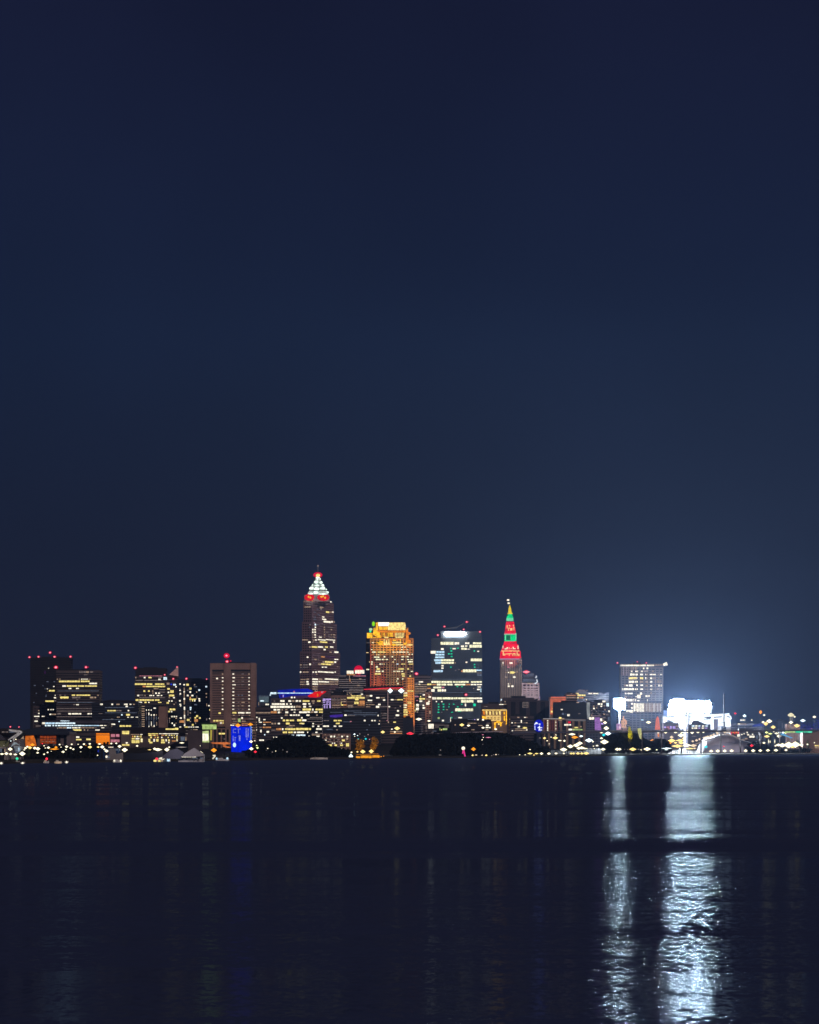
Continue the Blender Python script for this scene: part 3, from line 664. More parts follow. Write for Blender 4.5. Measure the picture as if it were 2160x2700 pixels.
b = building('sign_kiosk', 'open kiosk with glowing pale yellow-green fascia left of the blue silo', 'C', 58, 310, 1225, 3990, 16, surf('mossy_steel', (.05, .09, .04), .7), 'plain', yb=1252, cat='kiosk', roof=False)
windows(b, "1292 76: 82-303s; 1262 20: 75-300s", out=.7, part='fascia')
SG = glow('yellow_green_glass', (.72, .86, .36), .8, .35, .3)
bay(b, 'C', [(52, 1358), (180, 1350), (188, 1532), (45, 1530)], mat=SG, part='glazed_booth')
bay(b, 'C', [(206, 1338), (234, 1338), (228, 1500), (204, 1500)], mat=glow('yellow_post', (.75, .62, .1), .6), part='post'); windows(b, "1450 120: 62-178w", out=2.2, part='lit_glass')
m = MB(); m.box(X(px('C', 48), 3990), X(px('C', 190), 3990), 3991, 3999, b.zb, Z(py('C', 1350), 3990)); m.box(X(px('C', 206), 3990), X(px('C', 232), 3990), 3991, 3994, b.zb, Z(py('C', 1300), 3990)); m.obj('frame', M_dark, b.root)
b = building('boat_canopy', 'orange-lit flat canopy over the landing left of the blue silo base', 'C', 215, 525, 1530, 3700, 12, M_brown, 'plain', yb=1560, cat='canopy', roof=False)
OC = glow('orange_canopy', (1, .26, .07), .6, .35, .3)
bay(b, 'C', [(215, 1534), (470, 1528), (522, 1546), (512, 1562), (440, 1565), (240, 1552)], mat=OC, part='soffit'); bay(b, 'C', [(400, 1562), (440, 1560), (450, 1592), (500, 1600), (525, 1612), (480, 1618), (405, 1600)], mat=OC, part='stair')
m = MB()
for x in (225, 330, 430, 510): m.tube(Pq('C', x, 1550, 3704), Pq('C', x, 1740, 3704), .25, .25, 6)
m.obj('post', DARK, b.root)
# blue-roofed mid-rise
b = building('office_building', 'wide busy office block with neon blue roof rim beside the tallest tower', 'C', 1158, 2310-350, 838, 4850, 60, M_dark, 'band', cat='office building', roof=False)
tier(b, 1262, 1835, 705, 838, depth=40, style='plain', mat=M_navy, dy=10, part='roof_screen', roof=False)
BR = glow('blue_roof_glow', (.004, .012, .42), .75, .5, .04)
bay(b, 'C', [(1262, 712), (1480, 695), (1732, 690), (1800, 715), (1830, 760), (1830, 800), (1500, 835), (1290, 838)], out=-8.5, mat=BR, part='roof_band')
bay(b, 'C', [(1300, 840), (1500, 800), (1930, 790), (1930, 838)], out=-7, mat=glow('violet_roof_band', (.22, .10, .32), .22), part='roof_base')
windows(b, "760 18: 1262-1500u 1500-1920u; 762 34: 1150-1245c; 788 30: 1120-1160c; 740 30: 1510-1535k; 805 44: 1345-1358p 1310-1330q", out=6)
windows(b, """828 26: 1470-1497w 1518-1537w; 883 30: 1303-1370w 1430-1475w 1490-1525m 1548-1585w 1597-1627w 1655-1725y; 883 18: 1200-1225d
932 30: 1173-1375w 1395-1422w 1455-1480w 1655-1710w; 975 34: 1153-1455w 1463-1500w 1512-1535w 1545-1575m 1585-1630m 1665-1707w; 1020 26: 1200-1240w 1250-1300w 1325-1345m 1380-1415m 1470-1505w 1515-1545w 1560-1620d 1655-1725y
1060 34: 1155-1250o 1267-1297w 1385-1428w 1600-1725w; 1060 18: 1300-1320m 1515-1540w; 1105 22: 1375-1420m 1455-1490w 1500-1540w 1580-1607w; 1150 26: 1315-1343w 1630-1655w; 1188 30: 1343-1380y 1395-1435y 1450-1520y 1570-1635y 1650-1712w
1237 32: 1393-1450y 1165-1195m 1210-1237m 1265-1297w 1640-1680w; 1268 20: 1440-1530m; 1295 16: 1400-1500d; 1325 36: 1240-1320o 1330-1355w 1380-1540y 1555-1725y; 1375 30: 1343-1410y 1430-1500y 1515-1550w 1565-1590w 1600-1650w; 1422 20: 1425-1523c 1560-1697c; 1475 50: 1415-1437w; 1462 40: 1190-1207w 1225-1260w; 1505 16: 1165-1225w; 1340 18: 1165-1230d""")
windows(b, """883 30: 0-25w 50-80w 108-215y 248-298m 335-388y; 928 24: 108-165w 198-228w; 915 20: 262-290m; 968 26: 10-35m 45-70m 120-158w 207-243w; 1017 34: 108-240y 255-280w 310-428y; 1057 26: 55-225w 238-280m 290-340w 365-423y; 1105 26: 0-25w 35-60w 168-215w 320-345m; 1148 26: 83-108w; 1185 34: 22-88y 102-165w; 1140 12: 220-420d
1165 10: 180-420d; 1205 10: 180-420d; 1235 20: 60-135y; 1238 22: 262-285w; 1250 10: 300-420d; 1280 24: 258-288w 342-372w; 1322 36: 0-200y 208-238y 320-405w; 1375 26: 30-60w 90-130w 180-195w 310-342w; 1390 12: 250-420d; 1420 24: 10-150c; 1415 16: 250-380m; 1440 26: 200-230w 325-375w; 1470 20: 440-450d""", c='D')
RS = glow('red_roof_sign', (1, .01, .015), .8, .2, .2)
bay(b, 'D', [(190, 800), (255, 765), (300, 738), (480, 728), (470, 745), (400, 790), (380, 818), (330, 828), (225, 826), (195, 815)], out=10, mat=RS, part='roof_sign')
windows(b, "795 24: 220-300v; 792 44: 338-356v; 748 26: 402-430k; 735 14: 450-470k", c='D', out=11.5)
b = building('apartment_building', 'small tower face glowing violet-white beside the blue-roofed block', 'D', 425, 560, 845, 4800, 24, M_navy, 'plain', cat='apartment building', yb=1010)
windows(b, "857 26: 425-553p; 877 24: 425-470p; 905 14: 428-462p; 937 12: 430-522p; 937 130: 484-498p; 940 120: 528-548p; 975 50: 440-464p; 890 50: 505-515p", out=.8)
tier(b, 430, 562, 1010, None, depth=24, style='grid', mat=M_tan, dy=1)
windows(b, "1030 20: 435-510o; 1060 30: 450-500o; 1115 26: 487-512w; 1115 40: 432-440y; 1160 20: 440-505o", tier_=1)
# ================================================================ the tallest tower
b = building('skyscraper', 'tallest tower, setback body under a stepped white pyramid crown and spire', 'K', 118, 695, 1405, 5400, 48, WALL('plum_granite', (.27, .17, .19)), 'grid', xc=300, k=.35, bay=3.6, cat='skyscraper', roof=False)
tier(b, 150, 645, 962, 1405, xc=300, k=.35, style='grid', bay=3.6, dy=2, roof=False)
tier(b, 170, 602, 655, 962, xc=300, k=.35, style='grid', bay=3.6, dy=4, roof=False)
def crown_key(b):
    Y = 5412; WH = M_white
    tiers = [(185, 560, 655, 560), (228, 552, 560, 500), (256, 502, 482, 435), (283, 482, 430, 402), (328, 462, 396, 345), (352, 436, 342, 308), (362, 412, 306, 270)]
    cx_ = X(px('K', 384), Y)
    for i, (x0, x1, y0, y1) in enumerate(tiers):
        r = (X(px('K', x1), Y) - X(px('K', x0), Y)) / 2
        z0, z1 = Z(py('K', y0), Y), Z(py('K', y1), Y)
        m = MB(); c0 = (X(px('K', x1), Y) + X(px('K', x0), Y)) / 2 if i < 2 else cx_
        cy = Y + 16
        sq = [(c0 - r, cy - r), (c0 + r, cy - r), (c0 + r, cy + r), (c0 - r, cy + r)]
        nx = tiers[i + 1] if i + 1 < len(tiers) else (372, 396, 0, 0)
        f = 1 if i == 0 else .80
        m.prism(sq, z0, z1 if i == 0 else z1, 0, top=[(c0 + (x - c0) * f, cy + (y - cy) * f) for x, y in sq])
        # glazing bars and ledge
        for q in range(9):
            s = -r + 2 * r * q / 8; m.tube((c0 + s, cy - r - .2, z0), (c0 + s * f, cy - r * f - .2, z1), .28, .28, 4)
        m.box(c0 - r - .5, c0 + r + .5, cy - r - .6, cy + r + .6, z0 - .6, z0 + .5)
        m.obj('crown_tier', WH if i else b.mat, b.root)
    zt = Z(py('K', 270), Y); m = MB(); m.tube((cx_, Y + 16, zt), (cx_, Y + 16, Z(py('K', 122), Y)), .9, .2, 6); m.obj('spire', STEEL, b.root)
    m = MB(); m.ball((cx_, Y + 16, Z(py('K', 118), Y)), 1.6, 1.4, 1.6); m.obj('spire_light', PM['d'], b.root)
    m = MB(); m.ball((cx_, Y + 14, Z(py('K', 255), Y)), 7.6, 5, 4.6, 14, 8, 0); m.ball((cx_ + .4, Y + 9, Z(py('K', 262), Y)), 3.6, 2, 2.6, 10, 6, 1); m.obj('spire_beacon', [RED_HALO, PM['y']], b.root)
    RB = glow('red_crown_band', (1, .005, .02), .75, .3, .15)
    for x0, x1 in ((186, 338), (380, 562)):
        m = MB(); xm = X(px('K', (x0 + x1) / 2), Y); m.ball((xm, Y - 6, Z(py('K', 600), Y)), (X(px('K', x1), Y) - X(px('K', x0), Y)) / 2, 5, 5.6, 14, 8); m.obj('crown_glow', RB, b.root)
    CW = glow('crown_lamp', (.80, 1, .88), 1.5, .5, .25)
    for y, h, spans in ((528, 30, [(235, 318, 540, 26), (392, 535, 545, 24), (322, 392, 525, 40)]), (460, 40, [(258, 325, 458, 34), (330, 408, 468, 42), (415, 498, 460, 32)]), (418, 30, [(332, 408, 420, 26), (442, 482, 415, 36), (298, 318, 415, 34)]),
                        (370, 30, [(332, 400, 368, 40), (410, 458, 372, 34)]), (325, 26, [(365, 396, 325, 30), (410, 432, 322, 24)]), (297, 20, [(357, 418, 297, 22)]), (520, 20, [(515, 552, 520, 26)]), (475, 20, [(500, 525, 478, 24)])):
        for x0, x1, yy, hh in spans:
            Yq = Y + 16 - abs(yy - 270) / 290 * 36 * 1.02 * .93 - 1.2
            m = MB(); xa, xb = X(px('K', x0), Yq), X(px('K', x1), Yq); z0, z1 = Z(py('K', yy + hh / 2), Yq), Z(py('K', yy - hh / 2), Yq)
            m.ball(((xa + xb) / 2, Yq, (z0 + z1) / 2), (xb - xa) / 2, 1.2, (z1 - z0) / 2 * 1.1, 12, 6); m.obj('crown_lamp', CW, b.root)
crown_key(b)
for x0, x1, y in ((234, 262, 588), (262, 292, 600), (422, 460, 588), (455, 480, 578), (480, 512, 602)):
    m = MB(); m.ball(Pq('K', (x0 + x1) / 2, y, 5399), (x1 - x0) * .5 * .176 / F * 5400, 1.2, 16 * .176 / F * 5400, 10, 6); m.obj('crown_lamp', glow('crown_amber', (1, .45, .03), 1.1) if x0 == 234 else bpy.data.materials['crown_amber'], b.root)
windows(b, """656 16: 172-270m 280-403o 413-500o; 650 20: 515-560w; 664 20: 565-590w; 700 14: 215-280d; 740 16: 185-280m; 745 18: 410-470m; 765 30: 425-440m; 700 14: 510-530d; 780 18: 375-392n 430-442n; 817 20: 328-350n; 818 26: 505-555y 570-592m 600-618w
858 18: 388-408n; 890 20: 335-352n; 890 16: 448-483w; 925 14: 318-365n; 925 18: 448-510w; 963 28: 473-577w 588-607w 620-638m; 1005 20: 262-285d 375-393n 475-490d; 1005 28: 335-355c; 1045 20: 255-272n 473-492m; 1045 22: 338-357w; 1045 12: 530-610d
1080 24: 300-318w 333-353w 475-492m 575-597m; 1118 24: 300-318w 333-355w; 1118 18: 477-490m 510-540d; 1157 24: 302-317m 333-355w 475-495m 545-560d 578-595m; 1157 16: 612-643m; 1193 18: 302-318m 335-357w 403-443w 475-495m 545-600d 613-643m
1233 18: 153-243m 343-368w 388-500w 505-643w; 1240 30: 316-330m; 1267 26: 245-280w 298-318d 415-525y 612-636w; 1340 28: 258-282m 295-377y 387-463w 490-532y 568-615w; 1310 14: 133-147d; 1345 14: 133-147d; 1378 22: 472-500w; 1417 26: 633-692w; 1417 18: 557-590m
1487 20: 432-488o; 1490 12: 490-650q; 1492 24: 222-247w; 1525 20: 303-317d 333-368m 385-400d 630-690w; 1565 30: 458-480m 490-620y 630-658w; 1598 26: 260-285w 390-435m 437-583y 585-620m; 1607 18: 120-147m 167-240d; 1642 14: 122-147d 170-245d; 1642 18: 445-467w 485-520w; 1636 14: 673-687m
1715 26: 120-140w 305-325w 342-368w 385-620w 636-652w; 1715 18: 165-250m; 1748 16: 358-375m; 1822 20: 218-257m; 1826 12: 130-207m; 1822 24: 302-385w 395-450m 487-690w; 1860 24: 218-250w 302-385w 395-550w 558-630m 637-690m; 1864 12: 122-200m
1895 24: 220-255w 302-385w 395-455m 462-530m 540-628m 637-690m; 1900 14: 122-180m 187-208m; 1935 16: 305-380m; 1970 16: 305-380m; 2005 16: 305-380m""")
for dx in (-26, 26): floodlight('K', 384, 420, 5405, (.75, 1, .85), .30, 60, 40, 60, .8, dx)
# ================================================================ neighbours of the tallest tower
b = building('office_tower', 'grey-pink banded mid-rise with white roof lamps and red roof glow', 'D', 668, 1102, 485, 5300, 45, M_pink, 'band', cat='office tower', fl=4.6)
windows(b, "490 14: 672-790d 900-1100k; 432 52: 800-908w; 425 62: 930-1075w; 470 16: 800-930o; 545 12: 670-1100d; 577 12: 672-1098d; 608 12: 672-1098d; 640 12: 680-1100d; 672 12: 672-1060d; 700 12: 840-1060d; 540 22: 990-1030m; 640 20: 960-1010m; 720 12: 700-1060d; 745 12: 800-1050d; 560 60: 845-858o; 510 60: 838-848m", out=.6)
m = MB(); m.ball(Pq('D', 985, 398, 5310), 7.5, 5, 7.5, 16, 8); m.obj('warning_light', RED_HALO, b.root)  # the red glow over the roof, shaped as an emitting ball
b = building('office_building', 'low tan block with lit upper floors, below the grey-pink mid-rise', 'D', 800, 1090, 790, 5000, 40, M_tan, 'band', cat='office building')
tier(b, 560, 802, 795, None, depth=36, style='grid', mat=M_brown, dy=-4, part='wing')
windows(b, "777 20: 1020-1055w 800-820m 855-880m; 803 18: 870-940y 950-1030y; 833 26: 805-940y 945-1088y; 860 26: 930-985y; 912 38: 920-985y; 905 60: 1000-1083o; 947 14: 970-1083o; 960 16: 815-900m; 985 16: 820-900d; 1015 10: 890-1065m; 760 16: 840-850m")
windows(b, "855 14: 565-690d 705-790m; 890 16: 710-735m 745-790m; 880 12: 565-690d; 920 40: 708-718y; 945 20: 710-745y 750-800o; 915 12: 565-700d; 950 12: 565-700m; 985 12: 565-700d", tier_=1)
b = building('tank_house', 'dark round-topped plant house behind the tan block roof', 'D', 545, 735, 715, 5100, 30, M_black, 'plain', cat='plant house', yb=800); windows(b, "745 14: 560-590d")
b = building('office_building', 'low wide blue-black glass block with a dim purple light band', 'D', 428, 1330, 1010, 4650, 60, M_navy, 'band', cat='office building')
PB = glow('purple_band', (.10, .04, .55), .5, .3)
bay(b, 'D', [(530, 1108), (620, 1098), (735, 1092), (738, 1130), (640, 1142), (540, 1138)], mat=PB, part='light_band')
windows(b, """1040 10: 760-1040n; 1068 10: 900-1280n; 1100 12: 820-1270n; 1060 10: 540-720n; 1105 24: 762-798w; 1112 12: 800-925d; 1110 24: 1282-1302w; 1120 12: 1065-1095n; 1190 24: 1068-1096w 1185-1212w 1228-1255w; 1195 18: 1305-1325m; 1205 16: 850-878k; 1243 20: 1297-1318w
1190 24: 595-650y 662-718y; 1235 24: 630-690y; 1258 16: 1145-1165n; 1278 24: 430-520w 597-635w 675-728w; 1335 16: 635-660m; 1328 16: 485-580n; 1385 18: 635-690w; 1400 24: 705-728w; 1335 16: 1105-1130n; 1190 14: 440-520d; 1210 10: 750-850n""")
b = building('office_building', 'dark plum office block under a thin red neon roof line', 'D', 1085, 1690, 712, 4800, 50, M_dark, 'band', cat='office building', roof=False)
bay(b, 'D', [(1068, 696), (1380, 676), (1690, 670), (1690, 684), (1380, 690), (1068, 708)], out=2, mat=glow('red_neon_line', (1, .035, .07), 1.0), part='neon_line')
bay(b, 'D', [(1085, 712), (1085, 690), (1690, 668), (1690, 640), (1095, 660)], out=-3, mat=M_black, part='roof_screen')
windows(b, """802 26: 1160-1200w; 802 14: 1100-1150m; 832 20: 1262-1315w 1330-1395m; 867 26: 1368-1403w; 873 20: 1128-1200w; 863 20: 1492-1535w 1590-1680y; 863 12: 1545-1590m; 938 24: 1293-1330w; 975 34: 1258-1308w; 972 12: 1315-1440d; 972 20: 1450-1480w
910 12: 1100-1200d; 940 12: 1100-1235m; 973 12: 1100-1170m; 835 10: 1095-1150d; 1038 30: 1590-1620w; 1107 28: 1567-1623w; 1078 14: 1330-1360d 1375-1430d; 1105 14: 1350-1425d; 965 18: 1630-1650m; 993 12: 1550-1570d; 1190 14: 1425-1450k; 1215 22: 1445-1462m; 1215 20: 1532-1573y; 1325 18: 1495-1520w; 1080 10: 1640-1655d; 1148 10: 1540-1570d; 1360 14: 1480-1670m; 1390 14: 1480-1670o; 1150 10: 1350-1430d""")
m = MB(); m.tube(Pq('D', 1445, 745, 4796), Pq('D', 1445, 1200, 4796), .8, .8, 6); m.obj('facade_pole', glow('pale_pole', (.75, .5, .48), .25), b.root)  # thin pale pole, its light put in as emission
for x, w in ((1482, 82), (1655, 100)):
    m = MB(); q = Pq('D', x, 722, 4780); m.ball(q, w * .168 / F * 4780 / 2, 2, 3.6, 4, 2); m.obj('roof_lamp', LM['c'], b.root)
b = building('apartment_building', 'mottled brick apartment block dotted with many small warm windows above shore trees', 'D', 415, 850, 1395, 4250, 40, M_brown, 'grid', cat='apartment building')
windows(b, """1410 16: 455-470m; 1440 30: 542-573w 595-617w 713-740w 798-823w; 1425 30: 752-765m; 1500 28: 725-768y 455-485w; 1480 30: 790-820m; 1545 18: 565-585w 597-620w 705-730w 680-700m; 1577 30: 433-487y 503-568y 608-645y 697-740y; 1570 54: 790-835y
1630 20: 710-730m; 1668 26: 712-738w 750-773w; 1465 20: 420-440d 470-490m 630-650d; 1520 20: 500-520m 530-560d 640-660d 690-700m; 1490 14: 520-545d 650-690d; 1450 14: 660-700d 640-655m; 1415 14: 520-535d 600-630d 660-690m; 1530 14: 440-470d; 1600 16: 540-600d 650-690d; 1500 40: 600-606d""")
# ================================================================ gold-crowned tower
M_gold = WALL('sandstone', (.42, .27, .19))
b = building('skyscraper', 'square tower with glowing gold stepped crown and orange lit lattice facade', 'L', 332, 1152, 452, 5150, 45, M_gold, 'grid', bay=5.2, cat='skyscraper', roof=False, band=.42)
tier(b, 250, 335, 452, None, depth=40, style='plain', mat=M_black, dy=14, part='side_wing', roof=False)
tier(b, 940, 1172, 1190, None, depth=40, style='grid', mat=M_gold, dy=-6, part='base_wing', bay=5.2, roof=False, band=.42)
tier(b, 272, 385, 350, 455, depth=12, style='plain', mat=M_gold, dy=6, part='crown_shoulder', roof=False)
tier(b, 395, 1052, 250, 455, depth=36, style='rib', mat=M_gold, dy=4, part='crown_block', bay=3.0, roof=False)
tier(b, 440, 1005, 150, 300, depth=30, style='plain', mat=M_gold, dy=1, part='crown_block', roof=False)
tier(b, 1000, 1112, 455, 610, depth=12, style='plain', mat=M_gold, dy=-1, part='crown_shoulder', roof=False)
GC = glow('gold_crown_emission', (1, .50, .02), 1.25, .45, .25); GW = glow('gold_crown_bright', (1, .74, .24), 1.2, .4, .3)  # floodlit gold crown drawn as emitting panels
bay(b, 'L', [(440, 160), (480, 152), (480, 300), (440, 300)], out=1, mat=GC, part='crown_glow')
bay(b, 'L', [(482, 150), (692, 150), (700, 185), (680, 220), (490, 222)], out=1, mat=glow('crown_white', (1, .95, .85), 1.5), part='crown_glow')
bay(b, 'L', [(700, 158), (985, 152), (1003, 190), (1003, 300), (670, 300), (668, 235)], out=1, mat=GW, part='crown_glow')
bay(b, 'L', [(500, 232), (660, 232), (655, 290), (500, 290)], out=1, mat=GC, part='crown_glow')
bay(b, 'L', [(272, 352), (376, 352), (374, 450), (272, 450)], out=-4, mat=GC, part='crown_glow')
bay(b, 'L', [(398, 255), (438, 255), (445, 300), (520, 345), (540, 440), (480, 435), (385, 385)], out=-2, mat=GC, part='crown_glow')
bay(b, 'L', [(455, 305), (1000, 305), (1000, 345), (500, 345)], out=-1, mat=glow('amber_crown', (1, .28, .01), .9, .3, .2), part='crown_glow')
for i, x in enumerate(range(545, 965, 26)): bay(b, 'L', [(x, 348), (x + 13, 348), (x + 13, 430), (x, 430)], out=-.5, mat=GW if i > 9 else (GC if i % 3 else bpy.data.materials['amber_crown']), part='column')
bay(b, 'L', [(698, 348), (750, 348), (748, 425), (702, 420)], out=0, mat=GC, part='crown_glow')
bay(b, 'L', [(1005, 300), (1045, 262), (1050, 330), (1098, 345), (1095, 375), (1060, 390), (1065, 480), (1108, 495), (1100, 545), (1030, 540), (1010, 480)], out=3, mat=bpy.data.materials['amber_crown'], part='crown_glow')
bay(b, 'L', [(815, 424), (960, 424), (960, 446), (815, 446)], out=1.5, mat=GW, part='crown_glow'); bay(b, 'L', [(600, 424), (680, 428), (675, 446), (600, 446)], out=1.5, mat=GW, part='crown_glow')
bay(b, 'L', [(448, 520), (500, 525), (520, 495), (580, 510), (580, 560), (550, 582), (500, 575)], out=1.5, mat=GC, part='crown_glow')
for x0, x1, y0, y1, m_ in ((590, 612, 470, 570, GW), (630, 652, 490, 575, GW), (675, 696, 470, 580, GW), (595, 710, 550, 580, GW), (505, 600, 462, 480, bpy.data.materials['amber_crown']), (712, 745, 455, 570, bpy.data.materials['amber_crown']), (752, 918, 518, 548, GW), (770, 820, 480, 505, GC), (820, 955, 565, 588, GW),
                         (745, 812, 562, 592, GC), (850, 865, 465, 515, bpy.data.materials['amber_crown']), (905, 918, 465, 515, GC), (970, 1020, 540, 580, GC), (1030, 1138, 566, 590, GW), (1012, 1060, 500, 540, GC), (1055, 1098, 515, 545, GW), (385, 545, 432, 442, GC)):
    bay(b, 'L', [(x0, y0), (x1, y0), (x1, y1), (x0, y1)], out=1.3, mat=m_, part='crown_glow')
GB = glow('green_roof_lamp', (.35, 1, .0), .8)
for x, y, rx, ry, mm in ((395, 180, 4.0, 6.4, GB), (344, 285, 4.6, 3.6, glow('pale_green_lamp', (.7, 1, .55), .8)), (335, 322, 3, 3, LM['g'])):
    m = MB(); q = Pq('L', x, y, 5156); m.ball(q, rx * .6, 2, ry * .6, 10, 6); m.obj('roof_lamp', mm, b.root)
windows(b, """537 18: 370-403f; 620 22: 930-958f 977-1010f; 667 18: 340-375f 918-950f 1022-1050f; 715 26: 372-435f 480-620y 758-808f 820-1007f 1025-1063f; 757 22: 1060-1085f 1118-1140f; 767 16: 447-467a 483-507f; 803 28: 590-620f 728-768f 927-970f 990-1005a 1022-1063f; 812 26: 405-507f
855 26: 437-535f 553-590f 605-620a 635-668f 780-813f 922-963f 1033-1070f 1097-1140f; 897 30: 1052-1110f 1115-1140f; 903 26: 345-380f 312-328a 757-785a; 942 28: 350-375f 505-540f 550-567f 590-605a 637-655a 830-868c 920-1010y 1063-1150y; 995 30: 440-478f; 1035 30: 455-517y 863-975y 1035-1070y
1080 28: 440-522f 553-590f 770-810f 835-900f 920-955f 1103-1143f; 1128 30: 415-533y 925-985y; 1170 30: 925-990y 1075-1110y; 1222 28: 842-877f 925-963f; 1265 26: 822-845f; 1312 28: 848-877f""")
windows(b, "725 16: 258-300a; 1045 24: 260-313f; 540 10: 255-330d", tier_=1)
windows(b, "1447 36: 1035-1155y; 1490 24: 950-985f 990-1035f; 1537 36: 947-1040y; 1590 20: 950-980a; 1600 14: 1040-1160o; 1670 50: 1040-1110y; 1720 30: 948-1030f; 1763 24: 948-1025f; 1812 28: 940-1040y; 1852 34: 950-1045y; 1900 34: 950-1045y; 1940 20: 950-1100v; 1740 60: 1075-1105v; 1850 30: 1070-1095v", tier_=2)
OL = glow('orange_lattice', (1, .32, .06), .85, .4, .12)  # floodlit ribs and bands from here on hold the light as emission
for i, x in enumerate((1046, 1078, 1112, 1146)):
    for y0, y1 in ((1200, 1330), (1330, 1450), (1470, 1640), (1660, 1840), (1840, 2020)):
        if y1 > 1950 and x < 1110: continue
        bay(b, 'L', [(x, y0), (x + 13, y0), (x + 13, y1), (x, y1)], out=7, mat=OL, part='lit_rib')
for y in list(range(1210, 1990, 44)): bay(b, 'L', [(1042 if y < 1900 else 1112, y), (1158, y), (1158, y + 10), (1042 if y < 1900 else 1112, y + 10)], out=7.2, mat=OL, part='lit_band')
DL = glow('dim_red_lattice', (1, .16, .08), .34, .5, .1); RL = glow('red_orange_lattice', (1, .20, .08), .62, .4, .1)
for x, y0, y1, mm in ((336, 560, 1350, DL), (408, 915, 1350, RL), (472, 1160, 1350, RL), (540, 1100, 1345, DL), (600, 1180, 1340, DL)): bay(b, 'L', [(x, y0), (x + 12, y0), (x + 12, y1), (x, y1)], out=1, mat=mm, part='lit_rib')
for x0, x1, mm, y0 in ((340, 375, DL, 780), (410, 450, RL, 1150), (474, 526, RL, 1170), (550, 605, DL, 1180)):
    for y in range(y0, 1350, 44): bay(b, 'L', [(x0, y), (x1, y), (x1, y + 10), (x0, y + 10)], out=1.1, mat=mm, part='lit_band')
TL = glow('tan_lattice', (.80, .42, .18), .34, .4, .1)
for x in (640, 690, 730, 780, 820, 870, 1000): bay(b, 'L', [(x, 700 if x > 640 else 900), (x + 12, 700 if x > 640 else 900), (x + 12, 1340), (x, 1340)], out=.9, mat=TL, part='lit_rib')
for y in range(1150, 1340, 44): bay(b, 'L', [(640, y), (960, y), (960, y + 9), (640, y + 9)], out=1, mat=TL, part='lit_band')
for x, y, L_, c_ in ((420, 1300, .4, (1, .22, .08)), (830, 1330, .10, (1, .50, .18)), (1060, 1400, .35, (1, .42, .08)), (1100, 1800, .5, (1, .35, .06)), (500, 480, .6, (1, .55, .06)), (760, 480, .6, (1, .55, .06)), (980, 480, .6, (1, .45, .05))):
    floodlight('L', x, y, 5144, c_, L_, 26, 30, 95, .5)
b = building('annex_block', 'small purple-black annex at the foot of the gold-crowned tower', 'L', 955, 1150, 1965, 4700, 20, M_navy, 'plain', cat='annex')
# ================================================================ glass tower with the white crown sign
MG = surf('tower_glass', (.06, .08, .105), .3, .2, .05)
b = building('skyscraper', 'blue-grey glass tower with bright white crown light and green window dots', 'M', 200, 1160, 450, 5250, 46, WALL('smoked_glass', (.09, .11, .145), .4), 'band', cat='skyscraper', roof=False, yb=1180, glass=MG)
b.tiers[0] = b.tiers[0]
tier(b, 185, 1162, 1180, None, depth=48, style='band', dy=-1, part='base_block', roof=False, glass=MG)
tier(b, 375, 1150, 320, 450, depth=30, style='plain', dy=8, part='penthouse', roof=False)
CRW = glow('white_crown_sign', (1, 1, .92), 38.0, sample=True)
bay(b, 'M', [(440, 370), (470, 330), (800, 328), (868, 366), (800, 408), (470, 408)], out=-5, mat=CRW, part='crown_sign')
m = MB(); P0 = [(455, 262), (560, 262), (640, 252), (720, 222), (800, 180), (868, 150)]
for p, q in zip(P0, P0[1:]): m.tube(Pq('M', *p, 5262), Pq('M', *q, 5262), .5, .5, 5)
for x, y0 in ((455, 262), (560, 262), (640, 252), (868, 150)): m.tube(Pq('M', x, y0, 5262), Pq('M', min(x, 870), 330, 5262), .3, .3, 5)
m.obj('roof_crane', DARK, b.root)
for x, y, r in ((447, 231, 26), (868, 144, 26), (905, 142, 9), (812, 284, 24), (1120, 331, 26), (320, 393, 26), (855, 1522, 34)): beacon(b, 'M', x, y, r, pole=(x in (1120, 320)), dY=-8 if y > 1000 else 8, core=r > 20)
windows(b, """548 58: 373-620f; 550 48: 637-725w; 546 36: 840-918w; 546 36: 988-1143f; 605 38: 760-815w; 600 24: 835-880w; 603 58: 920-1152f; 652 38: 767-870f; 657 14: 880-930w; 657 38: 380-432w; 650 26: 600-662w; 642 26: 555-577g 683-717g; 692 26: 560-595g; 692 30: 1000-1027g; 700 24: 1070-1105w
718 56: 185-283w; 712 38: 292-445u; 763 34: 273-445u; 813 34: 273-445u; 748 26: 513-545g 563-597g; 800 24: 565-600g; 868 44: 252-400u 385-627f; 918 42: 275-385u 385-622f; 918 20: 637-662m; 908 28: 847-880w; 862 54: 945-1155f; 950 28: 1003-1030g; 1000 26: 1003-1035g 555-587g; 960 18: 1073-1105n; 1008 18: 1073-1105n
972 30: 388-430w; 1018 30: 388-430w; 1075 44: 240-415u; 1057 16: 645-672d; 1047 18: 700-735d; 1070 58: 795-1050f; 1058 26: 1055-1150u; 1075 36: 765-790o; 1110 20: 1060-1150d; 1150 40: 1062-1155n""", tier_=0)
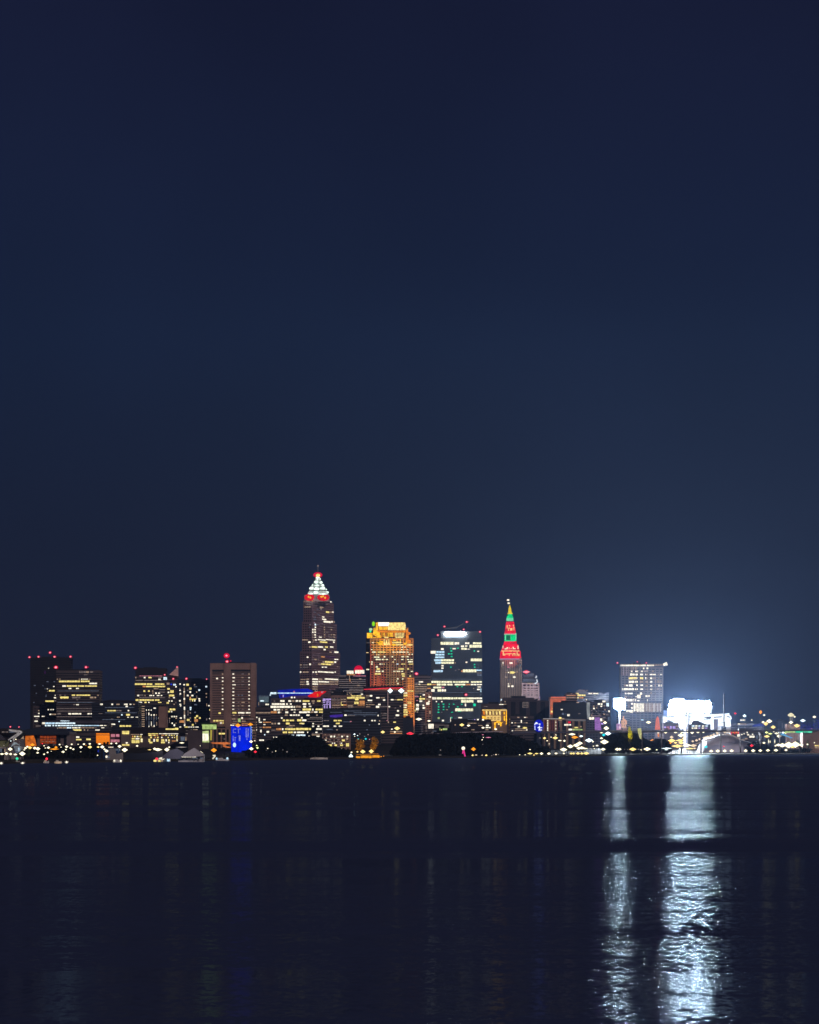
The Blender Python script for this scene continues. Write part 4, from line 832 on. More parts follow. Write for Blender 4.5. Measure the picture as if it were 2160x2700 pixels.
windows(b, """1280 42: 200-375f 388-590f 607-905f 950-1155f; 1330 40: 303-372f 387-480f 503-600f 640-840f 850-935o 945-1045w 1055-1155w 215-293o; 1370 20: 675-708g 762-795g; 1385 36: 235-385f; 1385 30: 395-445k; 1375 16: 1070-1140w; 1440 52: 195-260w 318-385f 395-475w; 1422 26: 1065-1115w; 1400 16: 985-1010m; 1440 74: 1128-1145u; 1525 20: 1122-1150n
1590 48: 207-287w 298-397f 410-610f 620-695f 707-960f 960-1160w; 1645 58: 762-860f 865-995f 1070-1163w; 1652 24: 283-307w 383-410w; 1702 24: 320-350g 410-445g 525-550g 605-635g 760-790g; 1715 56: 832-857w; 1715 56: 990-1040g; 1752 24: 323-350g 413-445g 520-540g 683-718g; 1804 22: 320-350g 413-445g; 1807 18: 475-510m; 1808 56: 650-990f; 1855 22: 317-355g 570-610g; 1855 16: 385-410d
1965 34: 318-357s; 1955 24: 565-597g; 1958 20: 710-775w; 2012 32: 400-438w; 1840 14: 700-760g; 1230 10: 200-1150n; 1480 10: 240-1100n""", tier_=1)
m = MB(); m.tube(Pq('M', 876, 1355, 5240), Pq('M', 876, 1500, 5240), .3, .3, 5); m.obj('mast', DARK, b.root)
for dx in (-20, 20): floodlight('M', 650, 380, 5256, (1, 1, .85), .14, 40, -6, 70, .2, dx)
b = building('office_tower', 'plain dark grey mid-rise between gold-crowned and white-crowned towers, red corner light', 'E', 250, 545, 490, 5450, 40, M_grey, 'band', cat='office tower')
windows(b, """583 24: 325-392w; 622 20: 318-345w; 605 12: 255-310d; 628 12: 255-450m; 657 12: 255-450m; 685 12: 255-450m; 712 12: 255-450m; 740 12: 255-450m; 765 12: 255-380d; 787 24: 385-420w; 795 14: 255-310d; 815 14: 258-320k; 850 30: 335-420y; 815 22: 345-360y; 887 26: 335-380w; 875 18: 287-310k; 952 26: 383-408w; 992 30: 385-432w; 1055 16: 290-315m; 900 12: 390-440d; 935 12: 330-380d
950 44: 285-325w; 1008 44: 280-325w; 963 64: 240-265y; 1035 36: 240-272y""")
beacon(b, 'E', 288, 455, 34, pole=True)
b = building('office_block', 'small lit block wedged left of the glass tower base', 'E', 430, 530, 745, 5150, 30, M_brown, 'grid', cat='building')
windows(b, "685 16: 455-512o; 622 28: 455-488y 492-522y; 760 24: 440-475d; 790 16: 470-500m; 820 24: 475-515w; 855 16: 440-510m; 887 18: 470-500w; 922 44: 440-492w; 1010 14: 440-470d; 1060 60: 490-510m; 1110 14: 560-600d")
b = building('shop_row', 'low dark block with one bright white square sign, centre of skyline', 'E', 400, 830, 1235, 4600, 30, M_dark, 'band', cat='building')
windows(b, "1278 80: 472-558w; 1262 10: 580-800d; 1290 10: 580-640d 720-800d; 1325 46: 650-662s; 1325 30: 700-770s; 1335 20: 670-690y; 1355 12: 430-460d 540-600n; 1245 12: 400-460d; 1300 60: 432-446d; 1375 10: 520-560d")
b = building('transit_hall', 'low dark round-roofed hall in front of the white-crowned tower base', 'E', 830, 1460, 1170, 4550, 50, M_black, 'plain', cat='hall', roof=False)
poly_part(b, 'E', [(822, 1400), (822, 1235), (860, 1195), (930, 1168), (1100, 1160), (1300, 1168), (1400, 1180), (1470, 1215), (1470, 1400)], 4540, 40, M_black, 'roof')
windows(b, "1172 10: 1090-1190n; 1175 22: 1232-1262w; 1178 26: 1313-1345w; 1175 14: 1190-1210p; 1232 12: 1085-1225m 1255-1270d 1385-1440d; 1268 12: 1255-1320m; 1268 24: 1375-1418w; 1300 18: 1370-1450w; 1335 14: 1145-1195m 1365-1415m; 1305 12: 1020-1080d; 1258 20: 885-905m; 1145 20: 940-1000w; 1168 40: 460-475w; 1195 26: 455-515w 690-718w; 1165 50: 275-375w", out=12)
b = building('civic_building', 'gold floodlit classical building with colonnade and arched end bay', 'E', 1315, 1705, 1018, 4750, 40, M_tan, 'plain', cat='civic building', roof=False)
YG = glow('gold_flood_emission', (1, .66, .20), .95, .25, .3)  # floodlighting held as emission in the stone
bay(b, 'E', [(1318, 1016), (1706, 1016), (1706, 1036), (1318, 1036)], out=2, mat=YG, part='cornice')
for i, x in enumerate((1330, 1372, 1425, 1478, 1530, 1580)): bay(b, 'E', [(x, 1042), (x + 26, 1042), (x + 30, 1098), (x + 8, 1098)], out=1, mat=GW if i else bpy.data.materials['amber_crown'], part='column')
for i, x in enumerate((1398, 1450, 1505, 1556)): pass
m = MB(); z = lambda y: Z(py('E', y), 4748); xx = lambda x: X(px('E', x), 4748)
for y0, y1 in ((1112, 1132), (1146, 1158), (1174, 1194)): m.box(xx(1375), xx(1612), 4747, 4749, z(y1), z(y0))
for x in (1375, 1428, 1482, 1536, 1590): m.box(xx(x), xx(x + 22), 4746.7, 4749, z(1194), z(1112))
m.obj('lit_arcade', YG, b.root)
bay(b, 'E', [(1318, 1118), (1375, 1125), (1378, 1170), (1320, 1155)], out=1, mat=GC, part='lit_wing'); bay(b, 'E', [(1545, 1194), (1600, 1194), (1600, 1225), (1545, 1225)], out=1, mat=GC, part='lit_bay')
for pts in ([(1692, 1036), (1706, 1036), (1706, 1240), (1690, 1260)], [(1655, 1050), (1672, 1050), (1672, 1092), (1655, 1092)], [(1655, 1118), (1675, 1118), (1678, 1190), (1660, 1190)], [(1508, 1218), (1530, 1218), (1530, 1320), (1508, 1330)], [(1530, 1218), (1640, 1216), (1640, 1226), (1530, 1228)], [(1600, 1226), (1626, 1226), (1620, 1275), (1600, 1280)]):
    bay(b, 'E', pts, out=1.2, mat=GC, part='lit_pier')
b = building('office_block', 'flat brown-black block right behind the gold classical building', 'E', 1310, 1660, 928, 4950, 40, M_dark, 'plain', cat='building'); windows(b, "937 12: 1585-1655w; 970 10: 1340-1400d")
# ================================================================ terminal-style tower
b = building('skyscraper', 'slender stone tower with red and green lit tiers and yellow spire tip', 'T', 205, 576, 1205, 5350, 38, WALL('limestone', (.37, .27, .21)), 'rib', bay=3.6, cat='skyscraper', roof=False, glass=surf('limestone_recess', (.20, .16, .15), .6))
def terminal(b):
    Y = 5350; cx_ = X(px('T', 390), Y); cy = Y + 19; s = .14842 / F * Y
    RW = glow('red_flood_emission', (1, .0, .03), .95, .4, .12); GRN = glow('green_flood_emission', (.0, .90, .28), .85, .3, .2); MINT = glow('mint_stone', (.25, 1, .55), .75); YEL = glow('yellow_finial', (1, .72, .02), .85, .2, .4)  # floodlight colours are put into the tiers as emission
    def drum(x0, x1, y0, y1, top=None, mat=None, k=4, part='crown_tier'):
        m = MB(); c0 = cx_ + ((x0 + x1) / 2 - 390) * s; r = (x1 - x0) / 2 * s
        f = 1 if top is None else (top[1] - top[0]) / (x1 - x0)
        if k == 4: pts = [(c0 - r, cy - r), (c0 + r, cy - r), (c0 + r, cy + r), (c0 - r, cy + r)]
        else: pts = [(c0 + r * math.cos(2*math.pi*(i+.5)/k), cy + r * math.sin(2*math.pi*(i+.5)/k)) for i in range(k)]
        ct = c0 if top is None else cx_ + ((top[0] + top[1]) / 2 - 390) * s
        z0, z1 = Z(py('T', y1), Y), Z(py('T', y0), Y)
        m.prism(pts, z0, z1, 0, top=[(ct + (x - c0) * f, cy + (y - cy) * f) for x, y in pts])
        m.obj(part, mat, b.root)
    drum(192, 578, 1188, 1203, mat=glow('lilac_ledge', (.62, .5, .85), .5), part='ledge')
    drum(200, 570, 1052, 1186, top=(212, 560), mat=RW)
    drum(222, 545, 935, 1046, top=(258, 520), mat=RW)
    drum(265, 500, 878, 932, top=(275, 490), mat=RW)
    drum(276, 487, 758, 872, mat=GRN, k=12)
    drum(272, 488, 742, 755, mat=glow('pink_ledge', (1, .55, .6), .6), part='ledge')
    drum(272, 494, 528, 738, top=(302, 452), mat=RW, k=8)
    drum(308, 442, 465, 512, top=(312, 440), mat=MINT, k=12)
    drum(310, 440, 388, 464, top=(345, 412), mat=GRN, k=12)
    drum(326, 430, 350, 390, top=(345, 408), mat=YEL, k=10, part='finial')
    drum(344, 408, 280, 352, top=(352, 396), mat=YEL, k=10, part='finial'); drum(352, 396, 225, 282, top=(372, 376), mat=YEL, k=8, part='finial')
    m = MB(); m.tube((cx_ - 16 * s, cy, Z(py('T', 228), Y)), (cx_ - 16 * s, cy, Z(py('T', 88), Y)), .35, .15, 6); m.obj('flagpole', STEEL, b.root)
    for x, y, w, h in ((342, 142, 50, 30), (352, 198, 48, 30)):
        m = MB(); m.ball((cx_ + (x - 390) * s, cy - 2, Z(py('T', y), Y)), w / 2 * s, 1.5, h / 2 * s, 10, 6); m.obj('pole_lamp', PM['w'], b.root)
    RWN = glow('crown_window', (1, .55, .22), 1.1, .3)
    def cw(x0, x1, y0, y1, dy=20, mat=None):
        m = MB(); Yq = cy - dy * s * 1.0
        m.box(X(px('T', x0), Yq), X(px('T', x1), Yq), Yq - .6, Yq + 2, Z(py('T', y1), Yq), Z(py('T', y0), Yq)); m.obj('crown_window', mat or RWN, b.root)
    for x0, x1, y0, y1 in ((212, 540, 1046, 1062), (242, 262, 1065, 1135), (262, 290, 1095, 1135), (300, 340, 1100, 1115), (340, 385, 1095, 1112), (350, 365, 1112, 1140), (385, 402, 1090, 1110), (415, 468, 1095, 1112), (415, 430, 1112, 1145), (450, 468, 1112, 1145), (488, 505, 1065, 1145), (505, 538, 1105, 1120), (520, 538, 1120, 1145)): cw(x0, x1, y0, y1, 192)
    WN = glow('cream_crown_window', (1, .85, .6), 1.1)
    for x0, x1, y0, y1 in ((240, 252, 960, 1010), (275, 312, 1008, 1026), (312, 332, 985, 1022), (350, 360, 990, 1022), (385, 395, 1000, 1022), (418, 438, 980, 1022), (438, 470, 1006, 1022), (506, 522, 958, 1022)): cw(x0, x1, y0, y1, 168, WN)
    for x0, x1, y0, y1 in ((312, 328, 595, 650), (352, 375, 592, 618), (425, 440, 585, 618), (335, 370, 640, 655), (335, 352, 655, 692), (375, 412, 650, 692), (425, 450, 635, 648), (432, 446, 648, 690)): cw(x0, x1, y0, y1, 112)
    for x0, x1, y0, y1, mm in ((283, 300, 768, 862, MINT), (468, 486, 740, 868, MINT), (303, 368, 775, 860, glow('dark_green_panel', (.0, .35, .14), .4)), (368, 378, 762, 868, M_dark), (380, 462, 768, 862, MINT if False else GRN), (272, 450, 880, 890, glow('rose_ledge', (1, .18, .3), .6))): cw(x0, x1, y0, y1, 108, mm)
    for x0, x1, y0, y1 in ((280, 295, 1280, 1355), (450, 468, 1280, 1355)): cw(x0, x1, y0, y1, 195, glow('red_panel_edge', (1, .05, .15), .8))
    cw(295, 450, 1285, 1345, 192, RW)
terminal(b)
windows(b, """1265 30: 236-256w; 1268 26: 360-418w; 1300 20: 234-256m; 1345 26: 323-362k; 1437 24: 290-312m 332-355w; 1437 44: 370-440y; 1437 14: 440-465y; 1430 26: 483-512m; 1520 24: 292-325m; 1518 34: 425-467w; 1555 14: 335-380n; 1640 20: 332-353w 362-385m; 1682 30: 330-365w; 1680 34: 393-433w; 1405 10: 300-330d; 1400 12: 420-450d
1190 26: 540-578d; 1245 26: 536-570d; 1310 40: 536-568n; 1365 40: 540-573d; 1410 20: 540-573n; 1240 50: 490-508n; 1330 60: 490-505n""", out=.9)
for i, (y, L_) in enumerate(((1120, .14), (980, .1), (640, .1))): floodlight('T', 390, y, 5355, (1, .02, .08), L_, 30, 20, 80, .3)
b = building('office_tower', 'pale pink lattice office block with stepped blue-grey top beside red-green tower', 'F', 332, 608, 598, 5500, 40, M_pink, 'grid', bay=7, cat='office tower')
tier(b, 338, 562, 530, 598, depth=34, style='band', mat=M_slate, dy=4, part='upper_block'); tier(b, 350, 526, 448, 530, depth=28, style='band', mat=M_slate, dy=8, part='upper_block')
PK = glow('pink_lit_lattice', (.80, .58, .64), .48, .25, .1)
for y in (598, 655, 695, 733, 763, 795, 818): bay(b, 'F', [(335, y), (606, y), (606, y + (20 if y != 598 else 12)), (337, y + (20 if y != 598 else 12))], out=1.2, mat=PK, part='lit_band')
for x in (335, 405, 455, 505, 590): bay(b, 'F', [(x, 600), (x + 16, 600), (x + 18, 828), (x + 2, 828)], out=1.3, mat=PK, part='lit_rib')
windows(b, "606 14: 415-500m; 835 50: 612-640p; 850 30: 615-645m", out=1.5)
windows(b, "545 16: 360-520n; 570 18: 360-555n; 580 14: 340-360n", tier_=1); windows(b, "462 12: 400-520n; 490 14: 360-520n", tier_=2)
m = MB()
for p, q in (((560, 486), (566, 505)), ((566, 505), (548, 520)), ((566, 545), (578, 570)), ((578, 570), (572, 592)), ((572, 592), (535, 612))): m.tube(Pq('F', *p, 5492), Pq('F', *q, 5492), 1.1, 1.1, 6)
m.obj('crescent_sign', glow('crescent_light', (.85, .92, 1), .9), b.root)
beacon(b, 'F', 405, 428, 40, pole=False, dY=4)
m = MB(); m.ball(Pq('F', 405, 427, 5492), 6.6, 1.2, 1.0, 10, 4); m.obj('warning_light', RED_CORE, b.root)
# ================================================================ dark terminal base
b = building('station_block', 'huge dark stepped block filling the foot of the red-green tower', 'F', 100, 762, 880, 4950, 60, WALL('plum_stone', (.10, .075, .085)), 'rib', bay=14, cat='building')
tier(b, 30, 530, 835, None, depth=50, style='plain', dy=6, part='wall')
windows(b, "905 12: 345-435d; 930 12: 345-435d; 955 12: 345-435d; 980 12: 345-435d; 945 100: 345-352d; 945 100: 430-437d", tier_=0)
windows(b, "935 12: 2-50w 55-90m; 862 24: 86-112c; 895 20: 62-78m; 1010 10: 20-80d", out=8)
b = building('parking_structure', 'low dark block with scattered lights left of the round blue sign', 'F', 150, 520, 1120, 4650, 40, M_dark, 'band', cat='building')
windows(b, "1140 18: 263-297m 370-395w 398-422m; 1205 50: 318-335w; 1225 22: 172-190w 215-245m 400-425m; 1225 10: 250-400d; 1283 24: 270-305w; 1305 30: 350-385y 385-415y; 1337 18: 400-424w; 1350 20: 175-197w; 1320 12: 230-420m; 1345 12: 220-400m; 1265 12: 200-260d")
b = building('billboard', 'round saturated blue sign with white glyphs standing above the road bridge', 'F', 575, 625, 1350, 4600, 4, M_navy, 'plain', cat='sign', roof=False)
poly_part(b, 'F', [(600 + 76 * math.cos(a * math.pi / 8), 1272 + 98 * math.sin(a * math.pi / 8)) for a in range(16)][::-1], 4594, 3, glow('blue_sign', (.0, .01, .75), .7, .3, .3), 'sign_face')
WG = glow('white_sign_strokes', (.85, .88, 1), 1.2)
for pts in ([(528, 1250), (545, 1225), (568, 1212), (585, 1228), (580, 1248), (560, 1240), (540, 1258)], [(592, 1240), (615, 1236), (635, 1244), (612, 1256)], [(606, 1268), (620, 1268), (622, 1342), (606, 1342)], [(575, 1300), (606, 1284), (606, 1298), (655, 1294), (655, 1306), (600, 1314)], [(596, 1330), (652, 1332), (652, 1346), (596, 1346)], [(532, 1272), (548, 1272), (548, 1284), (532, 1284)], [(532, 1296), (548, 1296), (548, 1308), (532, 1308)], [(532, 1318), (550, 1318), (550, 1332), (532, 1332)]):
    poly_part(b, 'F', pts, 4592, 1.5, WG, 'sign_stroke')
b = building('office_block', 'orange floodlit L-shaped facade with brown wing stepping up to right', 'F', 770, 1040, 820, 5050, 40, M_tan, 'plain', cat='building', roof=False)
tier(b, 1030, 1205, 770, None, depth=40, style='band', mat=M_brown, dy=2, part='wing')
OF = glow('salmon_flood_emission', (1, .23, .12), .62, .25, .15)  # orange floodlighting held as emission in the facade
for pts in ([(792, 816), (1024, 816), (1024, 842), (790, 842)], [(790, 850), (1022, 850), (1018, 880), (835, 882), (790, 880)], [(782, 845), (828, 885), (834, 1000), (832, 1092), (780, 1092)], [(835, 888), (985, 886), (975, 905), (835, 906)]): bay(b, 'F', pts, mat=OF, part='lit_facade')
windows(b, "918 14: 840-905o 905-1030m; 935 70: 795-800d; 960 20: 805-822o; 1000 20: 805-822o; 1050 30: 790-820y", out=1.6, tier_=0)
windows(b, "772 14: 1100-1120o; 800 12: 1040-1180o; 830 12: 1040-1190m", tier_=1)
m = MB(); m.tube(Pq('F', 765, 872, 5040), Pq('F', 765, 1140, 5040), 1.0, 1.0, 6); m.obj('white_pole', glow('pale_blue_column', (.5, .56, .66), .3), b.root); beacon(b, 'F', 752, 1026, 14, pole=False, dY=-12, mats=(PM['k'], PM['k']), core=False)  # white pole, its brightness put in as emission
b = building('office_building', 'dark hillside office with peaked roof and yellow corner lights, left of starlit floodlight', 'F', 1178, 1700, 752, 5300, 50, M_slate, 'band', cat='office building', roof=False)
poly_part(b, 'F', [(1160, 758), (1240, 700), (1320, 712), (1360, 752)], 5298, 30, M_dark, 'roof')
windows(b, """765 26: 1180-1225y; 793 30: 1195-1262y 1268-1335y; 765 24: 1380-1400w 1405-1435w 1450-1535w; 760 20: 1600-1640n; 832 24: 1183-1225y 1235-1300o; 790 14: 1520-1560n; 863 20: 1340-1358w; 718 20: 1345-1366m; 706 10: 1300-1325d""")
b = building('warehouse', 'plain navy box building in front of the orange L-shaped facade', 'F', 838, 1350, 905, 4900, 40, M_navy, 'plain', cat='building', roof=True)
windows(b, "1016 18: 945-975w; 1105 34: 1048-1088w; 907 12: 1192-1235m; 1082 14: 1222-1252d; 1085 36: 962-995n; 1085 12: 1010-1035n")
b = building('apartment_building', 'grey apartment block glittering with small white windows and violet lower panel', 'F', 1345, 1722, 895, 5050, 40, M_slate, 'grid', cat='apartment building')
bay(b, 'F', [(1345, 905), (1402, 905), (1405, 1100), (1385, 1165), (1362, 1165)], mat=glow('pale_lit_edge', (.55, .58, .58), .42, .5, .1), part='lit_edge')  # light along this edge is put in as an emitting panel
VP = glow('violet_panel', (.60, .26, .85), .5, .3, .5)
bay(b, 'F', [(1478, 1140), (1560, 1138), (1585, 1345), (1480, 1345)], mat=VP, part='lit_panel'); bay(b, 'F', [(1436, 1106), (1580, 1106), (1580, 1126), (1436, 1126)], mat=glow('rose_cornice', (.6, .4, .5), .25), part='cornice')
windows(b, """890 28: 1597-1645w; 930 26: 1525-1560w 1570-1600w; 940 60: 1662-1700c; 965 24: 1450-1475m 1567-1595w; 1000 28: 1453-1480w; 1030 14: 1420-1440d 1480-1490d 1540-1550d; 1020 24: 1630-1650m; 1050 20: 1500-1515d 1600-1620n 1650-1670n; 1045 34: 1690-1715w; 1075 16: 1430-1460d 1520-1540d; 1090 20: 1610-1640m 1540-1570d; 960 16: 1500-1530d 1620-1640m; 990 16: 1500-1520m; 1105 20: 1420-1440m; 1145 20: 1600-1650d; 1190 30: 1600-1625m
1155 44: 1390-1468w; 1180 44: 1562-1595w; 1240 30: 1580-1615p; 1100 12: 1650-1700d; 1160 60: 1690-1710n""", out=.7)
b = building('market_arcade', 'low tan arcade with reddish ribs and white cornice above the bridge, dotted columns', 'F', 665, 1330, 1168, 4800, 40, M_tan, 'rib', bay=8, cat='arcade', roof=False)
bay(b, 'F', [(668, 1155), (915, 1155), (915, 1168), (668, 1168)], mat=glow('pale_cornice', (.75, .7, .7), .4), part='cornice'); bay(b, 'F', [(985, 1160), (1332, 1175), (1332, 1200), (1100, 1198)], mat=glow('grey_cornice', (.5, .45, .45), .25), part='cornice')
RR = glow('dim_red_rib', (.5, .10, .08), .22, .4)
for x in (690, 712, 760, 785, 810, 835, 885): bay(b, 'F', [(x, 1178), (x + 10, 1178), (x + 10, 1360), (x, 1360)], mat=RR, part='rib')
windows(b, ';'.join(f"{y} 18: 730-748w 860-876{'w' if i % 2 else 'm'}" for i, y in enumerate(range(1190, 1360, 26))), out=1.3)
windows(b, "1258 28: 1000-1068w 1075-1105w; 1218 34: 1060-1100r; 1332 30: 1065-1122w; 1300 24: 1160-1215y; 1285 24: 1250-1270m; 1335 28: 1130-1285s; 1150 34: 915-955y; 1160 20: 960-1000m; 1190 14: 910-960m; 1250 90: 925-935d", out=1.4)
# ================================================================ tower by the stadium
b = building('office_tower', 'flat-topped grey tower with bright roof rim and gridded cream windows near stadium', 'G', 285, 945, 345, 5500, 45, WALL('steel_cladding', (.15, .13, .135), .6), 'grid', bay=6, cat='office tower', roof=False)
m = MB(); fp = footprint('G', 268, 950, 5494, 58); m.prism(fp, Z(py('G', 312), 5494), Z(py('G', 296), 5494)); m.obj('roof_slab', DARK, b.root)
for x0, x1 in ((276, 355), (360, 480), (480, 580), (585, 672), (688, 800)): bay(b, 'G', [(x0, 312), (x1, 312), (x1, 336), (x0, 336)], out=3, mat=PM['w'], part='rim_light')
bay(b, 'G', [(800, 314), (945, 312), (945, 322), (800, 330)], out=3, mat=PM['m'], part='rim_light'); m = MB(); m.tube(Pq('G', 948, 316, 5490), Pq('G', 1008, 296, 5490), 2.0, 3.0, 8); m.obj('rim_light', PM['w'], b.root)
m = MB(); m.box(X(px('G', 480), 5500), X(px('G', 600), 5500), 5505, 5520, Z(py('G', 300), 5500), Z(py('G', 278), 5500)); m.obj('plant_room', DARK, b.root)
beacon(b, 'G', 228, 285, 20, pole=False, dY=4); beacon(b, 'G', 540, 268, 14, pole=False); beacon(b, 'G', 680, 284, 17, pole=False)
for x in range(290, 425, 27): bay(b, 'G', [(x, 345), (x + 9, 345), (x + 9, 485), (x, 485)], out=.8, mat=PK if x % 2 else bpy.data.materials['pale_pole'], part='rib')
windows(b, """370 30: 628-650w 683-712w; 370 50: 440-450m 470-485m 505-520m 530-540m; 418 26: 440-465w 508-552w 597-630w; 416 24: 645-708m 770-800m; 468 36: 425-465w 470-500w 510-547w 583-630w 665-680w 685-705m 735-830w 860-880m 900-928w; 525 38: 405-530y 582-632y; 522 20: 530-545w; 525 36: 665-680w 685-702m 740-773w 790-805m 812-830m 865-878m
583 38: 407-490w 505-517w 582-630m; 583 36: 528-545w 668-705m 740-775w; 580 50: 820-830m 850-860m 870-885m 903-915m; 640 26: 330-360m 365-395w; 640 38: 408-465w; 635 26: 525-545w 587-630w; 645 24: 668-705m 740-775w; 640 36: 812-830m 868-890w 908-925w; 698 38: 300-315w 325-395w 400-490w 505-520w 530-545w 585-630w; 700 24: 668-680m 688-702m 740-775w; 695 40: 820-830d 848-862m 872-880m 903-915m; 765 26: 345-370w 385-465w; 768 40: 582-615w; 760 30: 745-765m; 765 44: 820-830d
812 60: 540-592w; 815 14: 510-530w; 820 40: 345-380m 400-420d 435-460d; 806 32: 668-700w; 806 30: 710-735w; 870 38: 345-465w; 870 46: 480-492w 508-520w; 878 24: 540-573w; 870 36: 693-702w; 895 12: 360-940n; 928 30: 442-470w; 990 34: 442-470w; 1047 50: 365-468w; 960 70: 400-430d""")
i = 0; x = 482
while x < 910:
    w_ = random.choice((9, 11, 14, 20)) if x > 560 else random.choice((12, 30, 22))
    bay(b, 'G', [(x, 918 + random.uniform(-3, 8)), (x + w_, 918), (x + w_, 1054 - random.choice((0, 0, 4, 20))), (x, 1054)], out=.9, mat=PM['w'] if x < 640 else (PM['m'] if i % 3 else glow('beige_bar', (.85, .75, .6), .75)), part='lobby_light'); x += w_ + random.uniform(5, 10); i += 1
windows(b, "1100 8: 420-940n; 1140 8: 420-940n; 1180 8: 420-940n; 1180 18: 600-640c; 1220 8: 600-940n; 1262 8: 600-940n; 1300 8: 600-940n; 1330 8: 640-820n; 1110 50: 500-510n 525-532n; 1390 16: 650-730d")
tier(b, 240, 420, 1060, None, depth=40, style='band', dy=-30, part='podium', c='G')
OBE = glow('orange_obelisk_light', (1, .22, .10), .72, .15, .1)
b = building('obelisk', 'slim orange-lit obelisk standing before the grey tower near stadium', 'G', 848, 878, 1340, 5200, 6, M_brown, 'plain', cat='obelisk', roof=False)
def obel(b):
    Y = 5195; m = MB(); cx_ = X(px('G', 861), Y); r0, r1 = 4.0, 2.6
    sq = [(cx_ - r0, Y), (cx_ + r0, Y), (cx_ + r0, Y + 8), (cx_ - r0, Y + 8)]; z0, z1, z2 = Z(py('G', 1335), Y), Z(py('G', 1165), Y), Z(py('G', 1118), Y)
    tp = [(cx_ + (x - cx_) * .6, Y + 4 + (y - Y - 4) * .6) for x, y in sq]; m.prism(sq, z0, z1, 0, top=tp); m.prism(tp, z1, z2, 0, top=[(cx_ + (x - cx_) * .02, Y + 4 + (y - Y - 4) * .02) for x, y in tp]); m.obj('shaft', OBE, b.root)
    m = MB(); m.box(cx_ - 4.6, cx_ + 4.6, Y - 1, Y + 8, b.zb, Z(py('G', 1345), Y)); m.obj('plinth', M_dark, b.root)
obel(b)
windows(b, "1378 28: 842-885w; 1415 50: 838-858o; 1420 56: 862-890v; 1400 14: 860-885k", out=6.5)
# ================================================================ stadium
b = building('stadium', 'blown-out white stadium bowl glaring under its floodlight banks', 'G', 945, 2000, 1110, 5350, 90, M_white, 'rib', bay=16, cat='stadium', roof=False)
SW = glow('stadium_white', (.86, .93, 1), 1.5, .3, .03); SD = glow('stadium_blue_white', (.35, .52, 1), .75, .3, .05)  # glare of the floodlit stands is painted as emission
def stad(b):
    for pts, mm, o_ in (([(1010, 1000), (1120, 960), (1720, 960), (1700, 1095), (1010, 1150)], SW, 1), ([(948, 1128), (1075, 1142), (1700, 1090), (1985, 1075), (1985, 1200), (1640, 1245), (1600, 1240), (1500, 1195), (1395, 1195), (1330, 1250), (1180, 1240), (1110, 1215), (1040, 1180), (950, 1165)], SW, 2),
                        ([(950, 1030), (1040, 1030), (1040, 1130), (950, 1125)], SD, .5), ([(1690, 1240), (1780, 1240), (1785, 1335), (1690, 1335)], SW, 2.2), ([(1160, 1240), (1260, 1240), (1260, 1320), (1220, 1330), (1200, 1300)], SW, 2.4)): bay(b, 'G', pts, out=o_, mat=mm, part='lit_stand')
stad(b)
m = MB(); fp = footprint('H', 85, 282, 5330, 20)
bay(b, 'H', [(85, 1062), (282, 1062), (282, 1120), (200, 1122), (195, 1290), (80, 1290), (82, 1205), (70, 1200)], out=30, mat=SW, part='stand_end'); bay(b, 'H', [(290, 1062), (355, 1068), (395, 1090), (405, 1120), (385, 1140), (388, 1240), (300, 1245), (300, 1062)], out=31, mat=SW, part='stand_end')
bay(b, 'H', [(128, 1130), (195, 1130), (192, 1290), (130, 1290)], out=30.5, mat=glow('mauve_wall', (.42, .36, .44), .35), part='service_tower'); bay(b, 'H', [(195, 1180), (275, 1180), (275, 1235), (195, 1235)], out=30.2, mat=SW, part='stand_end')
m = MB()
for p, q in (((0, 1128), (80, 1122)), ((130, 1100), (255, 1092)), ((325, 1082), (375, 1100)), ((20, 1110), (90, 1104))): m.tube(Pq('H', *p, 5312), Pq('H', *q, 5312), .8, .8, 5)
for p, q in (((1005, 1135), (1115, 1130)), ((1480, 1060), (1485, 1085)), ((1520, 1060), (1515, 1090)), ((1580, 1060), (1612, 1088)), ((1680, 1065), (1690, 1090)), ((1590, 1140), (1700, 1135)), ((1580, 1168), (1690, 1160))): m.tube(Pq('G', *p, 5310), Pq('G', *q, 5310), .8, .8, 5)
m.obj('truss_line', DARK, b.root)
FL = glow('floodlight_bank', (.80, .90, 1), FLOOD, sample=True); FLH = glow('floodlight_halo', (.72, .85, 1), 4.0)
